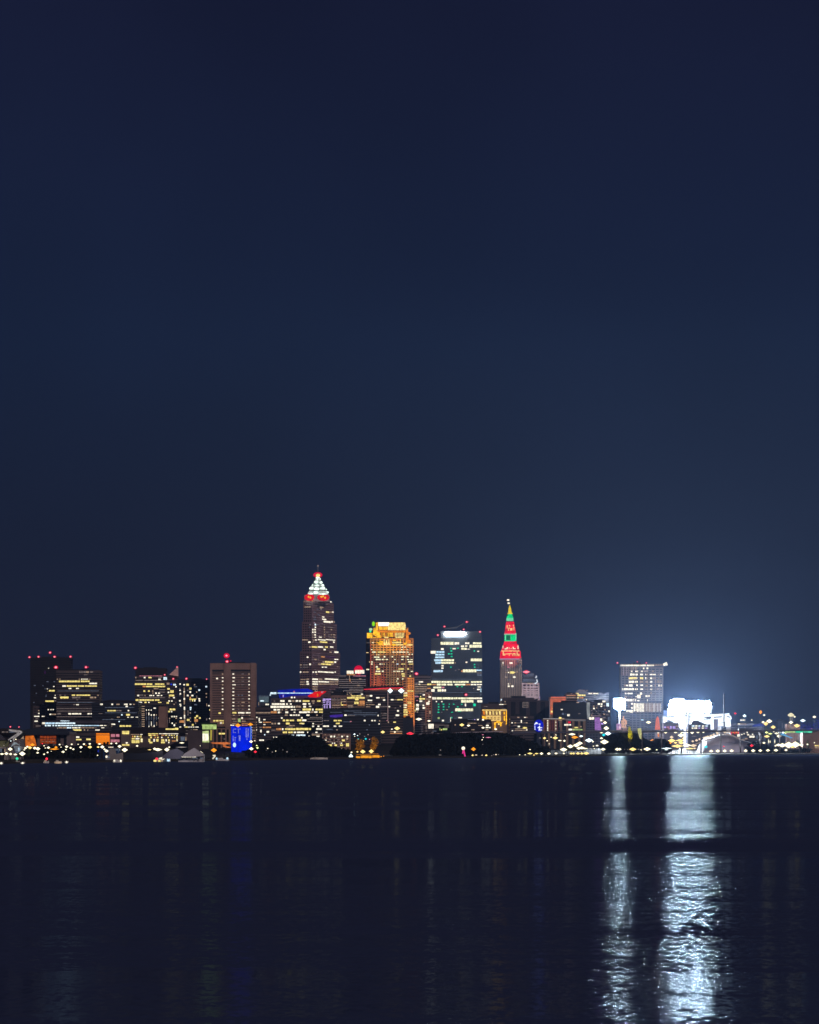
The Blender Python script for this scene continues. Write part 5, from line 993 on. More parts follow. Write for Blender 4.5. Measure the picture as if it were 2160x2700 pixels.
def bank(label, c, x0, x1, y0, y1, Y, nx, ny, yb, blob):  # lamp field enlarged to the outline of the glare
    xm = (x0 + x1) / 2; P = px(c, xm); gz = ground(P, Y)
    t = thing('floodlight_tower', label, 'floodlights', (X(P, Y), Y, gz), 'stadium floodlight banks')
    xa, xb, za, zb = X(px(c, x0), Y), X(px(c, x1), Y), Z(py(c, y1), Y), Z(py(c, y0), Y)
    xc_, zc_, ra, rb = (xa + xb) / 2, (za + zb) / 2, (xb - xa) / 2, (zb - za) / 2
    m = MB(); k_ = 28; n0 = 0
    e = lambda a: (xc_ + ra * math.copysign(abs(math.cos(a)) ** .75, math.cos(a)), zc_ + rb * math.copysign(abs(math.sin(a)) ** .75, math.sin(a)))
    ra *= .80; rb *= .80; o_ = [e(2 * math.pi * i / k_) for i in range(k_)]; ra *= 1.02; rb *= 1.05
    m.v = [(x, Y + 1.5, z) for x, z in o_] + [(x, Y + 2.6, z) for x, z in o_]; m.f = [tuple(range(k_)), tuple(range(2 * k_ - 1, k_ - 1, -1))] + [(i, k_ + i, k_ + (i + 1) % k_, (i + 1) % k_) for i in range(k_)]; m.m = [0] * len(m.f)
    m.obj('rack', STEEL, t)
    m = MB()
    for i in range(nx):
        for j in range(ny):
            u, v = (i + .5) / nx * 2 - 1, (j + .5) / ny * 2 - 1
            ed = abs(u) ** 2.4 + abs(v) ** 2.4
            if ed > 1.45 or (ed > .8 and random.random() < .3): continue
            q_ = random.uniform(.85, 1.2) if ed < .8 else random.uniform(.5, .85); m.ball((xc_ + u * ra, Y + .6, zc_ + v * rb), ra / nx * .92 * q_, 1.0, rb / ny * .92 * q_, 8, 4)
    m.obj('lamp', FL, t)
    m = MB(); m.tube(((xa + xb) / 2, Y + 3, gz - 1), ((xa + xb) / 2, Y + 3, za + 2), 1.4, 1.0, 8); m.obj('mast', STEEL, t)
bank('single floodlight bank on a mast at the left edge of the grey tower', 'G', 150, 368, 825, 1040, 5150, 7, 7, 1165, (1.08, 1.12))
bank('left floodlight bank glaring above the white stadium bowl', 'G', 1005, 1350, 828, 1075, 5250, 11, 7, 1100, (1.08, 1.1))
bank('right wider floodlight bank above the white stadium bowl', 'G', 1260, 1745, 862, 1085, 5252, 15, 7, 1100, (1.04, 1.12))
# buildings before the stadium
b = building('arena_hall', 'dark blue-grey round-roofed hall with two rows of windows before the stadium', 'G', 1335, 1690, 1250, 5150, 40, M_slate, 'plain', cat='hall', roof=False)
poly_part(b, 'G', [(1385, 1255), (1390, 1225), (1400, 1198), (1440, 1190), (1490, 1192), (1540, 1215), (1590, 1255)], 5148, 30, M_slate, 'roof')
windows(b, "1275 24: 1395-1438c 1448-1485w 1498-1530c 1555-1590w 1605-1648c 1290-1320w; 1308 24: 1393-1420w 1430-1480w 1498-1530p 1550-1590w 1600-1640p; 1360 10: 1390-1640n")
b = building('low_block', 'mottled pink and mauve low block at the left foot of the stadium', 'G', 950, 1190, 1235, 5160, 30, M_dark, 'plain', cat='building')
windows(b, "1295 30: 958-990p 1000-1040k; 1300 50: 1050-1080p 1095-1140p; 1320 16: 1020-1050k 1150-1185p; 1280 24: 1150-1180m; 1260 16: 960-1100n; 1210 14: 1060-1110n", out=.8)
b = building('tower_crane', 'thin dark lattice mast rising in front of the white stadium', 'G', 1345, 1356, 1035, 5100, 2, DARK, 'plain', cat='mast', roof=False)
m = MB()
for p, q in (((1288, 1075), (1288, 1140)), ((1295, 1110), (1320, 1105)), ((1318, 1050), (1318, 1140)), ((1350, 1040), (1385, 1035)), ((1350, 1080), (1415, 1084)), ((1350, 1130), (1388, 1134)), ((1308, 1080), (1325, 1040)), ((1318, 1160), (1318, 1240))): m.tube(Pq('G', *p, 5098), Pq('G', *q, 5098), .45, .45, 5)
m.obj('crossarm', DARK, b.root)
b = building('chimney', 'tall thin dark chimney at the right end of the stadium', 'H', 279, 291, 742, 4995, 4, WALL('black_brick', (.004, .005, .006), .95), 'plain', cat='chimney', roof=False)  # its unlit darkness against the floods is put into the colour
b = building('scaffold_frame', 'peach-lit scaffold frame beneath the single floodlight mast', 'G', 318, 380, 1295, 5120, 6, M_brown, 'plain', cat='scaffold', roof=False)
m = MB()
for p, q in (((325, 1120), (322, 1300)), ((350, 1170), (350, 1298)), ((366, 1195), (370, 1250)), ((285, 1195), (378, 1195)), ((290, 1245), (378, 1240)), ((305, 1160), (345, 1180)), ((290, 1290), (370, 1292)), ((300, 1195), (296, 1290))): m.tube(Pq('G', *p, 5112), Pq('G', *q, 5112), 1.0, 1.0, 5)
m.obj('frame', glow('peach_scaffold', (1, .55, .32), .75), b.root)
b = building('kiosk', 'small square kiosk with glowing pink panel left of the peach scaffold', 'G', 214, 290, 1235, 5100, 8, M_navy, 'plain', cat='kiosk', roof=False)
bay(b, 'G', [(214, 1240), (285, 1240), (282, 1335), (216, 1338)], mat=glow('pink_panel', (.9, .5, .9), .6, .3, .6), part='lit_panel'); windows(b, "1262 14: 230-250q; 1300 40: 262-270w; 1325 14: 220-290k", out=1.8)
# ================================================================ far right
b = building('low_block', 'low mauve industrial block right of the stadium chimney with white strip lamps', 'H', 395, 880, 1200, 5350, 50, M_slate, 'band', cat='industrial building')
windows(b, "1203 18: 492-530w 535-622m; 1225 12: 430-480n 640-700n; 1255 24: 500-600n; 1270 20: 600-620d; 1240 16: 760-860n; 1143 18: 530-605w; 1165 10: 520-640n", out=.8)
bay(b, 'H', [(710, 1225), (760, 1205), (830, 1195), (888, 1212), (885, 1240), (800, 1238), (720, 1245)], mat=glow('blue_tarp_light', (.06, .09, .5), .5, .4), part='blue_awning')
b = building('silo_block', 'dark box building with thin flagpoles behind the bridge at right', 'H', 1100, 1242, 1155, 5400, 30, M_navy, 'plain', cat='building')
m = MB(); m.tube(Pq('H', 1167, 1185, 5390), Pq('H', 1167, 1265, 5390), .5, .5, 5); m.tube(Pq('H', 1206, 1200, 5390), Pq('H', 1206, 1262, 5390), .5, .5, 5); m.obj('flagpole', STEEL, b.root)
b = building('service_plaza', 'low lit service building on the bridge approach at far right', 'H', 1235, 1440, 1205, 5280, 20, M_brown, 'plain', cat='building')
windows(b, "1228 24: 1250-1300m 1305-1350d; 1255 14: 1280-1390m; 1215 14: 1235-1290d")
b = building('water_tower', 'pale yellow mushroom-topped lamp tower over the far right approach', 'H', 1294, 1300, 1085, 5250, 2, STEEL, 'plain', cat='lamp tower', roof=False)
m = MB(); q = Pq('H', 1300, 1068, 5245)
m.ball((q[0], q[1], q[2]), 5.4, 4, 2.4, 14, 6); m.ball((q[0], q[1], q[2] + 1.8), 3, 2.4, 1.8, 10, 5); m.obj('lamp_head', glow('pale_yellow_canopy', (1, .9, .55), 1.0), b.root)
m = MB()
for x in (1284, 1300, 1320): m.tube(Pq('H', x, 1080, 5246), Pq('H', x, 1150, 5246), .5, .5, 5)
m.obj('leg', glow('lit_leg', (.7, .62, .5), .4), b.root)
b = building('abutment', 'blank brown-grey wall under the bridge at right edge of frame', 'H', 1478, 1760, 1310, 5020, 40, M_brown, 'plain', cat='wall', roof=False)
windows(b, "1555 34: 1660-1720m; 1530 14: 1660-1720y")
b = building('river_block', 'dark low block under the bridge with red rear lamps beside the pale dome', 'H', 385, 880, 1300, 5080, 40, M_dark, 'band', cat='building')
windows(b, "1330 30: 412-436v 460-488v; 1330 60: 388-402r 440-455r 492-510r; 1378 40: 483-523w; 1362 18: 527-565w; 1330 30: 628-643w; 1365 26: 635-665w; 1360 20: 708-728w; 1395 34: 668-745w; 1398 12: 570-640n; 1420 16: 560-600n; 1340 12: 560-610n; 1425 20: 600-640m; 1400 60: 770-800n 830-860n; 1350 14: 580-600w")
# pale vaulted dome
b = building('vaulted_shed', 'pale grey vaulted shed with a string of amber lamps over its ridge', 'H', 20, 690, 1600, 5000, 30, M_dark, 'plain', cat='shed', roof=False)
m = MB(); prof = [(-90, 1640), (-60, 1560), (0, 1450), (60, 1415), (130, 1385), (230, 1366), (330, 1362), (420, 1392), (520, 1440), (620, 1462), (690, 1480), (760, 1560), (780, 1640)]
Yv_ = 4960
for (x0, y0), (x1, y1) in zip(prof, prof[1:]):
    a, q = Pq('H', x0, y0, Yv_ + 40), Pq('H', x1, y1, Yv_ + 40); zb_ = Z(py('H', 1636), Yv_)
    steps = 8
    for i in range(steps):
        t0, t1 = i / steps * math.pi / 2, (i + 1) / steps * math.pi / 2
        f = lambda p, t_: (p[0], Yv_ + 40 - 40 * math.cos(t_), zb_ + (p[2] - zb_) * math.sin(t_))
        m.quad(f(a, t0), f(q, t0), f(q, t1), f(a, t1))
    m.quad(a, q, (q[0], q[1] + 60, q[2]), (a[0], a[1] + 60, a[2]))
m.obj('vault', WALL('pale_fabric', (.36, .34, .39), .6), b.root, smooth=True)
m = MB(); AR = [(-410/1, 0)]
arch = [(1450, 1562), (1560, 1520), (1720, 1468)]
for p, q in zip(arch, arch[1:]): m.tube(Pq('G', *p, 4955), Pq('G', *q, 4955), .9, .9, 6)
ar2 = [(0, 1446), (60, 1408), (130, 1378), (230, 1358), (330, 1354), (430, 1384), (520, 1430), (600, 1448)]
for p, q in zip(ar2, ar2[1:]): m.tube(Pq('H', *p, 4970), Pq('H', *q, 4970), .8, .8, 6)
m.obj('ridge_rail', glow('amber_rail', (.8, .6, .5), .4), b.root)
for i, (x, y, L_) in enumerate(((150, 1470, .22), (420, 1540, .16), (600, 1590, .3))): floodlight('H', x, y, 4965, (.85, .85, 1), L_, 45, 8, 70, .5)
# ================================================================ road bridge
def bridge():
    x0, x1 = 1352, 2230; Ya, Yb = 4560, 5060
    P = lambda p: Ya + (Yb - Ya) * (p - x0) / (x1 - x0)
    yy = lambda p: 1930 + (1923.5 - 1930) * (p - x0) / (x1 - x0)
    t = thing('road_bridge', 'long flat grey road bridge crossing the right half above the shore', 'bridge', (X(1700, 4760), 4760, ground(1700, 4760)))
    m = MB(); n = 30
    for i in range(n):
        a, q = x0 + (x1 - x0) * i / n, x0 + (x1 - x0) * (i + 1) / n
        A = Vector((X(a, P(a)), P(a), Z(yy(a), P(a)))); Q = Vector((X(q, P(q)), P(q), Z(yy(q), P(q))))
        m.v += [tuple(A), tuple(Q), (Q.x, Q.y, Q.z - 2.2), (A.x, A.y, A.z - 2.2), (A.x, A.y + 16, A.z), (Q.x, Q.y + 16, Q.z), (Q.x, Q.y + 16, Q.z - 2.2), (A.x, A.y + 16, A.z - 2.2)]
        k = len(m.v) - 8
        for f in ((0, 3, 2, 1), (0, 1, 5, 4), (3, 7, 6, 2), (4, 5, 6, 7)): m.f.append(tuple(k + z_ for z_ in f)); m.m.append(0)
    m.obj('deck', M_slate, t)
    m = MB()
    for i in range(n):
        a, q = x0 + (x1 - x0) * i / n, x0 + (x1 - x0) * (i + 1) / n
        m.tube((X(a, P(a)), P(a) - .3, Z(yy(a), P(a)) + 1.3), (X(q, P(q)), P(q) - .3, Z(yy(q), P(q)) + 1.3), .35, .35, 4)
        m.tube((X(a, P(a)), P(a) - .3, Z(yy(a), P(a))), (X(a, P(a)), P(a) - .3, Z(yy(a), P(a)) + 1.3), .2, .2, 4)
    m.obj('railing', STEEL, t)
    for i in range(0, 17):
        a = x0 + 30 + i * 52; Y = P(a); z1 = Z(yy(a), Y) - 2.0; g = ground(a, Y) - 1
        if z1 - g < 2: continue
        m = MB(); m.box(X(a, Y) - .6, X(a, Y) + .6, Y + 2, Y + 5, g, z1); m.box(X(a, Y) - .6, X(a, Y) + .6, Y + 11, Y + 14, g, z1); m.box(X(a, Y) - 1.4, X(a, Y) + 1.4, Y + .5, Y + 15.5, z1 - 1.4, z1 + .2); m.obj('pier', M_dark, t)
    LT = glow('teal_strip', (.10, .75, .45), .8, .5, .2)
    for a, q, mm in ((2070, 2096, PM['s']), (2098, 2118, PM['g']), (2120, 2142, LT)):
        m = MB(); Y = P(a); m.box(X(a, Y), X(q, Y), Y - 1.2, Y - .4, Z(1932.5, Y), Z(1928, Y)); m.obj('light_strip', mm, t)
    m = MB(); m.tube((X(2056, 4990), 4990, Z(1935, 4990)), (X(2090, 4990), 4990, Z(1946, 4990)), 1.2, .8, 6); m.tube((X(2062, 4990), 4990, Z(1933, 4990)), (X(2086, 4990), 4990, Z(1946, 4990)), .8, .8, 6); m.obj('neon_stair', glow('blue_cyan_tube', (.15, .5, .9), .75), t)
bridge()
def lowroad():
    t = thing('elevated_road', 'dim lit elevated shore road wall running below the glass tower', 'road', (X(1200, 4450), 4450, ground(1200, 4450)))
    pts = [(312, 1405), (560, 1392), (820, 1386), (950, 1372), (1300, 1364), (1640, 1356)]
    m = MB()
    for (x0, y0), (x1, y1) in zip(pts, pts[1:]):
        A, Q = Pq('E', x0, y0, 4400), Pq('E', x1, y1, 4400)
        for dz, th in ((0, 1.0),):
            m.quad((A[0], A[1], A[2] - th), (Q[0], Q[1], Q[2] - th), Q, A); m.quad(A, Q, (Q[0], Q[1] + 12, Q[2]), (A[0], A[1] + 12, A[2])); m.quad((A[0], A[1] + 12, A[2] - th), (Q[0], Q[1] + 12, Q[2] - th), (Q[0], Q[1], Q[2] - th), (A[0], A[1], A[2] - th))
    m.obj('deck', glow('dim_lit_parapet', (.55, .40, .46), .22, .4, .02), t)
    m = MB()
    for x in range(330, 1640, 120):
        q = Pq('E', x, 1392, 4404); m.tube((q[0], q[1], ground(px('E', x), 4404) - 1), (q[0], q[1], q[2]), .9, .9, 6)
    m.obj('pier', M_dark, t)
lowroad()
# ================================================================ woods and trees
woods('C', [(830, 1660), (900, 1610), (1000, 1570), (1100, 1530), (1210, 1490), (1300, 1440), (1450, 1425), (1700, 1440), (1900, 1450), (1960, 1500), (2010, 1590), (2110, 1610), (2240, 1620), (2290, 1660), (2400, 1650)], 70, '', dens=1.1)
woods('E', [(-60, 1650), (-20, 1560), (60, 1420), (150, 1425), (330, 1415), (600, 1402), (900, 1395), (1200, 1388), (1500, 1378), (1700, 1400), (1800, 1430), (1950, 1480), (2150, 1560), (2250, 1610), (2350, 1600)], 90, '', dens=1.2)
woods('G', [(60, 1470), (110, 1410), (200, 1392), (400, 1388), (540, 1392), (600, 1440), (620, 1490), (760, 1520), (860, 1490), (930, 1470), (1000, 1520), (1030, 1580)], 110, '', dens=1.2)
woods('H', [(700, 1500), (760, 1470), (860, 1500), (1000, 1590), (1100, 1580), (1400, 1590), (1500, 1560), (1700, 1590), (1760, 1580)], 90, '', dens=.9)
woods('A', [(330, 1680), (420, 1640), (560, 1650), (700, 1600), (900, 1590), (1100, 1600), (1300, 1590), (1500, 1585)], 160, '', dens=.8)
LEAF_G = surf('golden_lit_leaves', (.34, .20, .04), .8, .4, .4); LEAF_L = surf('lamplit_leaves', (.10, .14, .05), .8, .4, .4)  # leaf colours hold the golden floodlight and the lamplight
k = 0
for x, y, w in ((1515, 1545, 60), (1575, 1562, 60), (1640, 1530, 70), (1690, 1522, 62), (1745, 1548, 62), (1800, 1558, 50)):
    k += 1; tree(f'small round black tree silhouetted on the bright orange wall, {ORD[k-1]} from left', 'A', x, y, w, Yabs=3880, n=260, group='round trees before the orange wall')
g1, gi = tree('golden-lit spreading tree above the amber landing, left of the dark one', 'D', 1010, 1480, 210, off=60, mat=LEAF_G, n=800)
g2, gj = tree('golden-lit upright tree leaning right above the amber landing', 'D', 1225, 1435, 180, off=60, mat=LEAF_G, n=800)
for x in (1010, 1220): floodlight('D', x, 1590, shore(px('D', x)) + 55, (1, .52, .06), .30, 26, 10, 85, .3)
for i, (x, y, w) in enumerate(((1050, 1580, 110), (1150, 1560, 110), (1250, 1540, 110), (1330, 1570, 100), (1620, 1500, 90))):
    tree(f'green-tinged tree among the lamps left of the single floodlight, {ORD[i]} from left', 'F', x, y, w, off=75, mat=LEAF_L, n=380, group='lamp-lit shore trees')
for i, (x, y, w) in enumerate(((340, 1640, 100), (430, 1620, 110), (300, 1690, 80))):
    tree(f'lamp-lit bushy tree on the far left shore, {ORD[i]} from left', 'A', x, y, w, off=95, mat=LEAF_L, n=380, group='far left shore trees')
for i, (x, y, w) in enumerate(((930, 1200, 80), (985, 1230, 80), (1560, 1440, 90), (1130, 1430, 100), (1260, 1440, 110), (1390, 1430, 100))):
    tree(f'lamp-lit tree near the right end of the bridge, {ORD[i]} in a left to right row', 'H', x, y, w, Yabs=5010, mat=LEAF_L, n=340, group='trees near the right end of the bridge')
t_, _ = tree('tall yellow-green lit tree below the grey tower by the stadium', 'G', 425, 1285, 110, Yabs=4690, mat=surf('yellow_lit_leaves', (.55, .50, .03), .8, .3, .4), n=700)  # yellow light put into the leaf colour too
floodlight('G', 425, 1345, 4684, (1, .95, .15), .9, 22, 8, 80, .4)
m = MB(); q0, q1 = Pq('G', 560, 1310, 4690), Pq('G', 592, 1488, 4690)
t = thing('lit_column', 'pale yellow glowing slanted column right of the yellow-green tree', 'light column', (q1[0], 4690, ground(px('G', 575), 4690)))
poly_part(None, 'G', [(542, 1312), (600, 1308), (608, 1395), (606, 1475), (612, 1485), (580, 1468), (556, 1390)], 4690, 3, glow('pale_yellow_column', (.85, .82, .35), .65, .3, .3), 'shaft', parent=t)
t['_o'] = t['_o']
for o_ in t.children: pass
# blue-white wrapped trees at the right edge
BLU = glow('blue_string_lights', (.02, .03, .8), .7, .4, .3); BWH = glow('white_string_lights', (.72, .74, 1), 1.3)
for i, (x, y, w) in enumerate(((1480, 1100, 120), (1550, 1160, 90), (1625, 1130, 100), (1710, 1085, 110))):
    t_, (cx_, Yc, cz, R, rz) = tree(f'tree wrapped in blue and white string lights at right edge, {ORD[i]} from left', 'H', x, y, w, Yabs=5200, n=240, group='string-lit trees at the right edge')
    m = MB(); leaves(m, (cx_, Yc - 2, cz), (R * .95, R * .7, rz * .9), 110, .55); m.obj('blue_string_lights', BLU, t_)
    m = MB()
    for q in range(7 if i else 3):
        a = random.uniform(0, 3.14); c0 = (cx_ + math.cos(a) * R * random.uniform(.2, .8), Yc - R - 1, cz + random.uniform(-1, .1) * rz); m.tube(c0, (c0[0] + random.uniform(-3, 3), c0[1], c0[2] + random.uniform(-1, 5)), .9, .7, 5)
    m.obj('white_string_lights', BWH, t_)
# ================================================================ dock, boats, marina
def boat(label, c, x0, x1, y, Y, hull=None, lights='', group=None, cat='boat', h=2.2, cabin=True, lift=0.0):
    P = px(c, (x0 + x1) / 2); xa, xb = X(px(c, x0), Y), X(px(c, x1), Y); L = xb - xa; z = lift
    t = thing('boat', label, cat, ((xa + xb) / 2, Y, z), group); n = 10; m = MB()
    bw = min(4.5, L * .16)
    ring = []
    for i in range(n + 1):
        s = i / n; w_ = bw * (1 - max(0, (s - .55) / .45) ** 2.2) * (0.85 + .15 * min(1, s * 5)); zz = h * (1 + .35 * s * s)
        ring.append([(xa + L * s, Y - w_ / 2, z + zz), (xa + L * s, Y - w_ * .32, z - .2), (xa + L * s, Y + w_ * .32, z - .2), (xa + L * s, Y + w_ / 2, z + zz)])
    for a, q in zip(ring, ring[1:]):
        for j in range(3): m.quad(a[j], q[j], q[j+1], a[j+1])
        m.quad(a[3], q[3], q[0], a[0])
    m.quad(*ring[0]); m.obj('hull', hull or M_white, t)
    if cabin:
        m = MB(); m.prism([(xa + L * .2, Y - bw * .32), (xa + L * .6, Y - bw * .3), (xa + L * .6, Y + bw * .3), (xa + L * .2, Y + bw * .32)], z + h, z + h * 1.9, 0, top=[(xa + L * .23, Y - bw * .28), (xa + L * .55, Y - bw * .26), (xa + L * .55, Y + bw * .26), (xa + L * .23, Y + bw * .28)]); m.obj('cabin', hull or M_white, t)
    for it in lights.split():
        fx, fy, kw, w_ = it.split(','); yy_ = Y - bw * .5 - .4
        m = MB(); cx_ = xa + L * float(fx); m.ball((cx_, yy_, Z(py(c, float(fy)), yy_)), float(w_) / 2 * CR[c][2] / F * Y, .5, 1.15, 10, 5); m.obj('boat_light', {**PM, **{'R': LM['r'], 'G': LM['g']}}[kw], t)
    return t
def sY(c, x, off): return shore(px(c, x)) + off
boat('moored motorboat with one long dim cabin light on the far left water', 'A', 850, 970, 1870, sY('A', 900, -70), lights='.5,1848,m,112 .85,1888,w,22', h=1.6)
boat('tiny boat with a single white light at the extreme left water edge', 'A', -10, 50, 1870, sY('A', 20, -50), lights='.5,1860,w,34', h=1.4, cabin=False)
boat('tiny boat with a single white light below the leftmost shore lamps', 'A', 320, 390, 1870, sY('A', 355, -50), lights='.5,1860,w,34', h=1.4, cabin=False)
boat('small boat showing one white light right of the long-cabin motorboat', 'A', 1015, 1075, 1850, sY('A', 1045, -30), lights='.5,1842,w,30', h=1.4, cabin=False)
boat('small boat with a red masthead light and a dim stern light', 'A', 680, 770, 1840, sY('A', 730, -20), lights='.6,1790,R,36 .28,1828,m,22', h=1.6)
boat('small boat with a green light near the leftmost shore', 'A', 235, 310, 1830, sY('A', 268, 5), lights='.45,1786,G,44', h=1.6)
boat('large pale moored yacht with curved hull at the marina, left of the grey tent', 'B', 110, 385, 1780, sY('B', 240, 20), hull=M_pale, lights='.06,1757,w,34 .18,1764,n,40', h=7)
boat('long dark tarpaulin-covered yacht right of the pale yacht', 'B', 425, 1010, 1785, sY('B', 700, 25), hull=M_navy, h=8, cabin=False)
boat('boat with two white lights low on the water before the tarpaulin-covered yacht', 'B', 225, 370, 1830, sY('B', 300, -30), lights='.16,1820,w,28 .86,1820,w,26', h=1.5)
boat('small lit cruiser with white deck strip and bluish stern lamps by grey tent', 'B', 860, 1130, 1835, sY('B', 1000, -35), lights='.52,1783,w,100 .2,1790,R,40 .82,1781,u,26 .95,1782,u,18 .88,1814,u,40 .1,1820,y,46 .35,1826,y,38 .5,1816,m,30', h=1.9)
boat('dark launch with two blue-white lights left of the blue silo', 'C', 285, 500, 1800, sY('C', 390, -15), lights='.1,1787,u,30 .88,1783,u,34', h=1.6)
boat('added low hull under the wood that carries a dull grey water streak', 'D', 220, 500, 1800, sY('D', 360, -20), lights='.5,1783,d,280', h=1.5, cabin=False)  # hull added to carry a thin grey streak on the water
boat('low boat streaking a pinkish red light on the water, right of centre', 'F', 800, 950, 1830, sY('F', 875, -190), lights='.5,1822,R,144', h=1.2, cabin=False, hull=M_navy)
boat('low boat with a beige light strip beside the pinkish red one', 'F', 952, 1090, 1812, sY('F', 1020, -140), lights='.5,1803,m,134', h=1.2, cabin=False, hull=M_navy)
# amber landing stage
t = thing('landing_stage', 'amber-lit landing stage with glowing edge below the golden trees', 'pier', (X(px('D', 1130), 3740), 3740, 0))
Yl = sY('D', 1130, -25); fp = footprint('D', 940, 1320, Yl, 20)
m = MB(); m.prism(fp, 1.6, 2.4); 
for i in range(8): m.tube((fp[0][0] + (fp[1][0] - fp[0][0]) * i / 7, Yl + .5, -2), (fp[0][0] + (fp[1][0] - fp[0][0]) * i / 7, Yl + .5, 1.7), .3, .3, 6)
m.obj('deck', M_dark, t)
AMB = glow('amber_edge', (1, .38, .02), 1.0, .35, .3)
for x0, x1, y0, y1 in ((945, 1010, 1750, 1778), (1018, 1190, 1738, 1778), (1200, 1315, 1735, 1772)):
    poly_part(None, 'D', [(x0, y0), (x1, y0), (x1, y1), (x0, y1)], Yl - 1, 1.5, AMB, 'lit_edge', parent=t)
poly_part(None, 'D', [(950, 1718), (1180, 1712), (1180, 1724), (950, 1732)], Yl + 8, 1, glow('dim_amber', (.8, .3, .03), .4), 'railing', parent=t)
poly_part(None, 'D', [(1160, 1700), (1300, 1712), (1305, 1722), (1160, 1716)], Yl + 8, 1, bpy.data.materials['dim_amber'], 'railing', parent=t)
# grey gabled boat tent
b = building('boat_tent', 'grey gabled marina tent behind the brightest left lamp', 'B', 1250, 1650, 1745, 3180, 16, M_pale, 'plain', cat='tent', roof=False)
poly_part(b, 'B', [(990, 1790), (1010, 1745), (1120, 1655), (1230, 1628), (1330, 1690), (1300, 1790)], 3176, 10, M_slate, 'gable'); poly_part(b, 'B', [(1300, 1760), (1350, 1705), (1495, 1618), (1650, 1720), (1650, 1745), (1480, 1760)], 3172, 14, M_pale, 'gable')
windows(b, "1757 18: 1310-1535w; 1780 22: 1480-1520n 1530-1560n 1600-1640n", out=6)
floodlight('B', 1450, 1700, 3172, (.8, .75, .85), .16, 30, -8, 80, .5); floodlight('B', 1130, 1720, 3174, (.8, .75, .85), .08, 30, -8, 80, .3)
b = building('marina_store', 'dark blue low shed beside the marina lamps at left', 'B', -60, 310, 1632, 3300, 16, surf('blue_shed', (.03, .08, .22), .6), 'rib', cat='shed', roof=True)
windows(b, "1608 12: 155-228w; 1660 50: -60-0b; 1645 30: 200-300n", out=.6)
t = thing('beacon_mast', 'slim mast with pink-lit legs and white top lamp right of centre woods', 'mast', (*Pq('E', 1030, 1700, sY('E', 1030, 15))[:2], 1.5))
m = MB(); Yb_ = sY('E', 1030, 15); m.tube(Pq('E', 1024, 1640, Yb_), Pq('E', 1012, 1710, Yb_), .8, .8, 6); m.tube(Pq('E', 1026, 1640, Yb_), Pq('E', 1052, 1762, Yb_), .9, .9, 6); m.obj('leg', glow('hot_pink_tube', (1, .05, .35), .8), t)
m = MB(); m.ball(Pq('E', 1022, 1626, Yb_), 2.2, 1.5, 2.3, 8, 5); m.obj('lamp_head', PM['w'], t)
t = thing('signal_mast', 'short mast with a white 7-shaped lamp left of blue silo', 'mast', (*Pq('C', 262, 1760, sY('C', 262, 10))[:2], 1.5))
m = MB(); Yb_ = sY('C', 262, 10); m.tube(Pq('C', 245, 1738, Yb_), Pq('C', 288, 1738, Yb_), .7, .7, 6); m.tube(Pq('C', 286, 1740, Yb_), Pq('C', 242, 1792, Yb_), .8, .7, 6); m.obj('lamp_head', glow('cream_tube', (1, .9, .7), .9), t)
# ================================================================ lamps
lamps('along the far left shore', 'far left shore lamps', '170,1510,c24 248,1485,w28 100,1708,w60 160,1638,w70 350,1710,w95 165,1715,w50 400,1622,w46 30,1715,w70x26 240,1722,w60x26 430,1600,w40 380,1650,w30 60,1580,d24', 'A', 70)
lamps("before the domed orange hall", 'lamps before the orange bays', '470,1615,y60 545,1622,w56 595,1632,w70 510,1570,o70x44 692,1585,w28 710,1620,w24 760,1615,w50 590,1695,w42 692,1718,w34 747,1690,w36 803,1672,w18 935,1567,w34 985,1568,d14 665,1553,r26', 'A', 110)
lamps('above the amber railing at left', 'lamps above the amber railing', '850,1638,o150x22 878,1610,o50 957,1607,w22 1045,1600,w50 1125,1562,w34 1108,1620,w40 1035,1645,w32 1225,1562,w24 1270,1608,w52 1318,1560,w40 1150,1640,w40 990,1680,w50', 'A', 100)
lamps("under the round black trees", 'lamps under the round trees', '1408,1555,w40 1347,1580,o18 1410,1605,y64 1267,1680,w18 1530,1735,w28 1560,1557,w50x22 1540,1605,y44 1605,1604,w64 1672,1668,w60 1668,1760,w22 1640,1640,w40', 'A', 90)
lamps("between yacht and orange wall", 'lamps between yacht and orange wall', '125,1667,w60 330,1595,w60 410,1650,w90 605,1587,w40 200,1550,w36 278,1547,w36 190,1607,m70x16', 'B', 110)
lamps('around the grey gabled marina tent', 'marina tent lamps', '880,1632,w50 930,1645,w130x44 1072,1645,w80 1108,1607,w34 1305,1540,w80x20 1270,1702,w120x100 1600,1700,w76 915,1750,w50 1595,1587,w16 800,1648,y60x14 1300,1608,d180x18', 'B', 75)
lamps('beside and above the blue silo', 'lamps by the blue silo', '640,1265,o80x60 835,1250,o84x44 532,1262,w28 262,1655,o90 845,1520,w56 903,1507,w24 850,1632,w66 935,1582,s30 945,1618,s44 912,1680,r50 1108,1627,w24 1085,1655,d14 1180,1683,d24 1232,1668,w20 1345,1650,d16 1410,1680,d30', 'C', 30)
lamps("beside the amber landing stage", 'landing stage lamps', '967,1680,y36 1052,1677,y80x56 1185,1672,y76x60 875,1688,w34 865,1752,c64x84 1338,1755,o26 1378,1748,o22 1280,1715,o44x14', 'D', 25)
lamps("behind the landing stage", 'lamps behind the landing stage', '920,1405,c40 970,1425,c22 980,1478,t28 1098,1477,t44 1158,1485,k24 985,1507,w22 1060,1505,y26 1005,1400,d30 1135,1410,d30 925,1440,w20 1080,1440,d24', 'D', 130, size=.9)
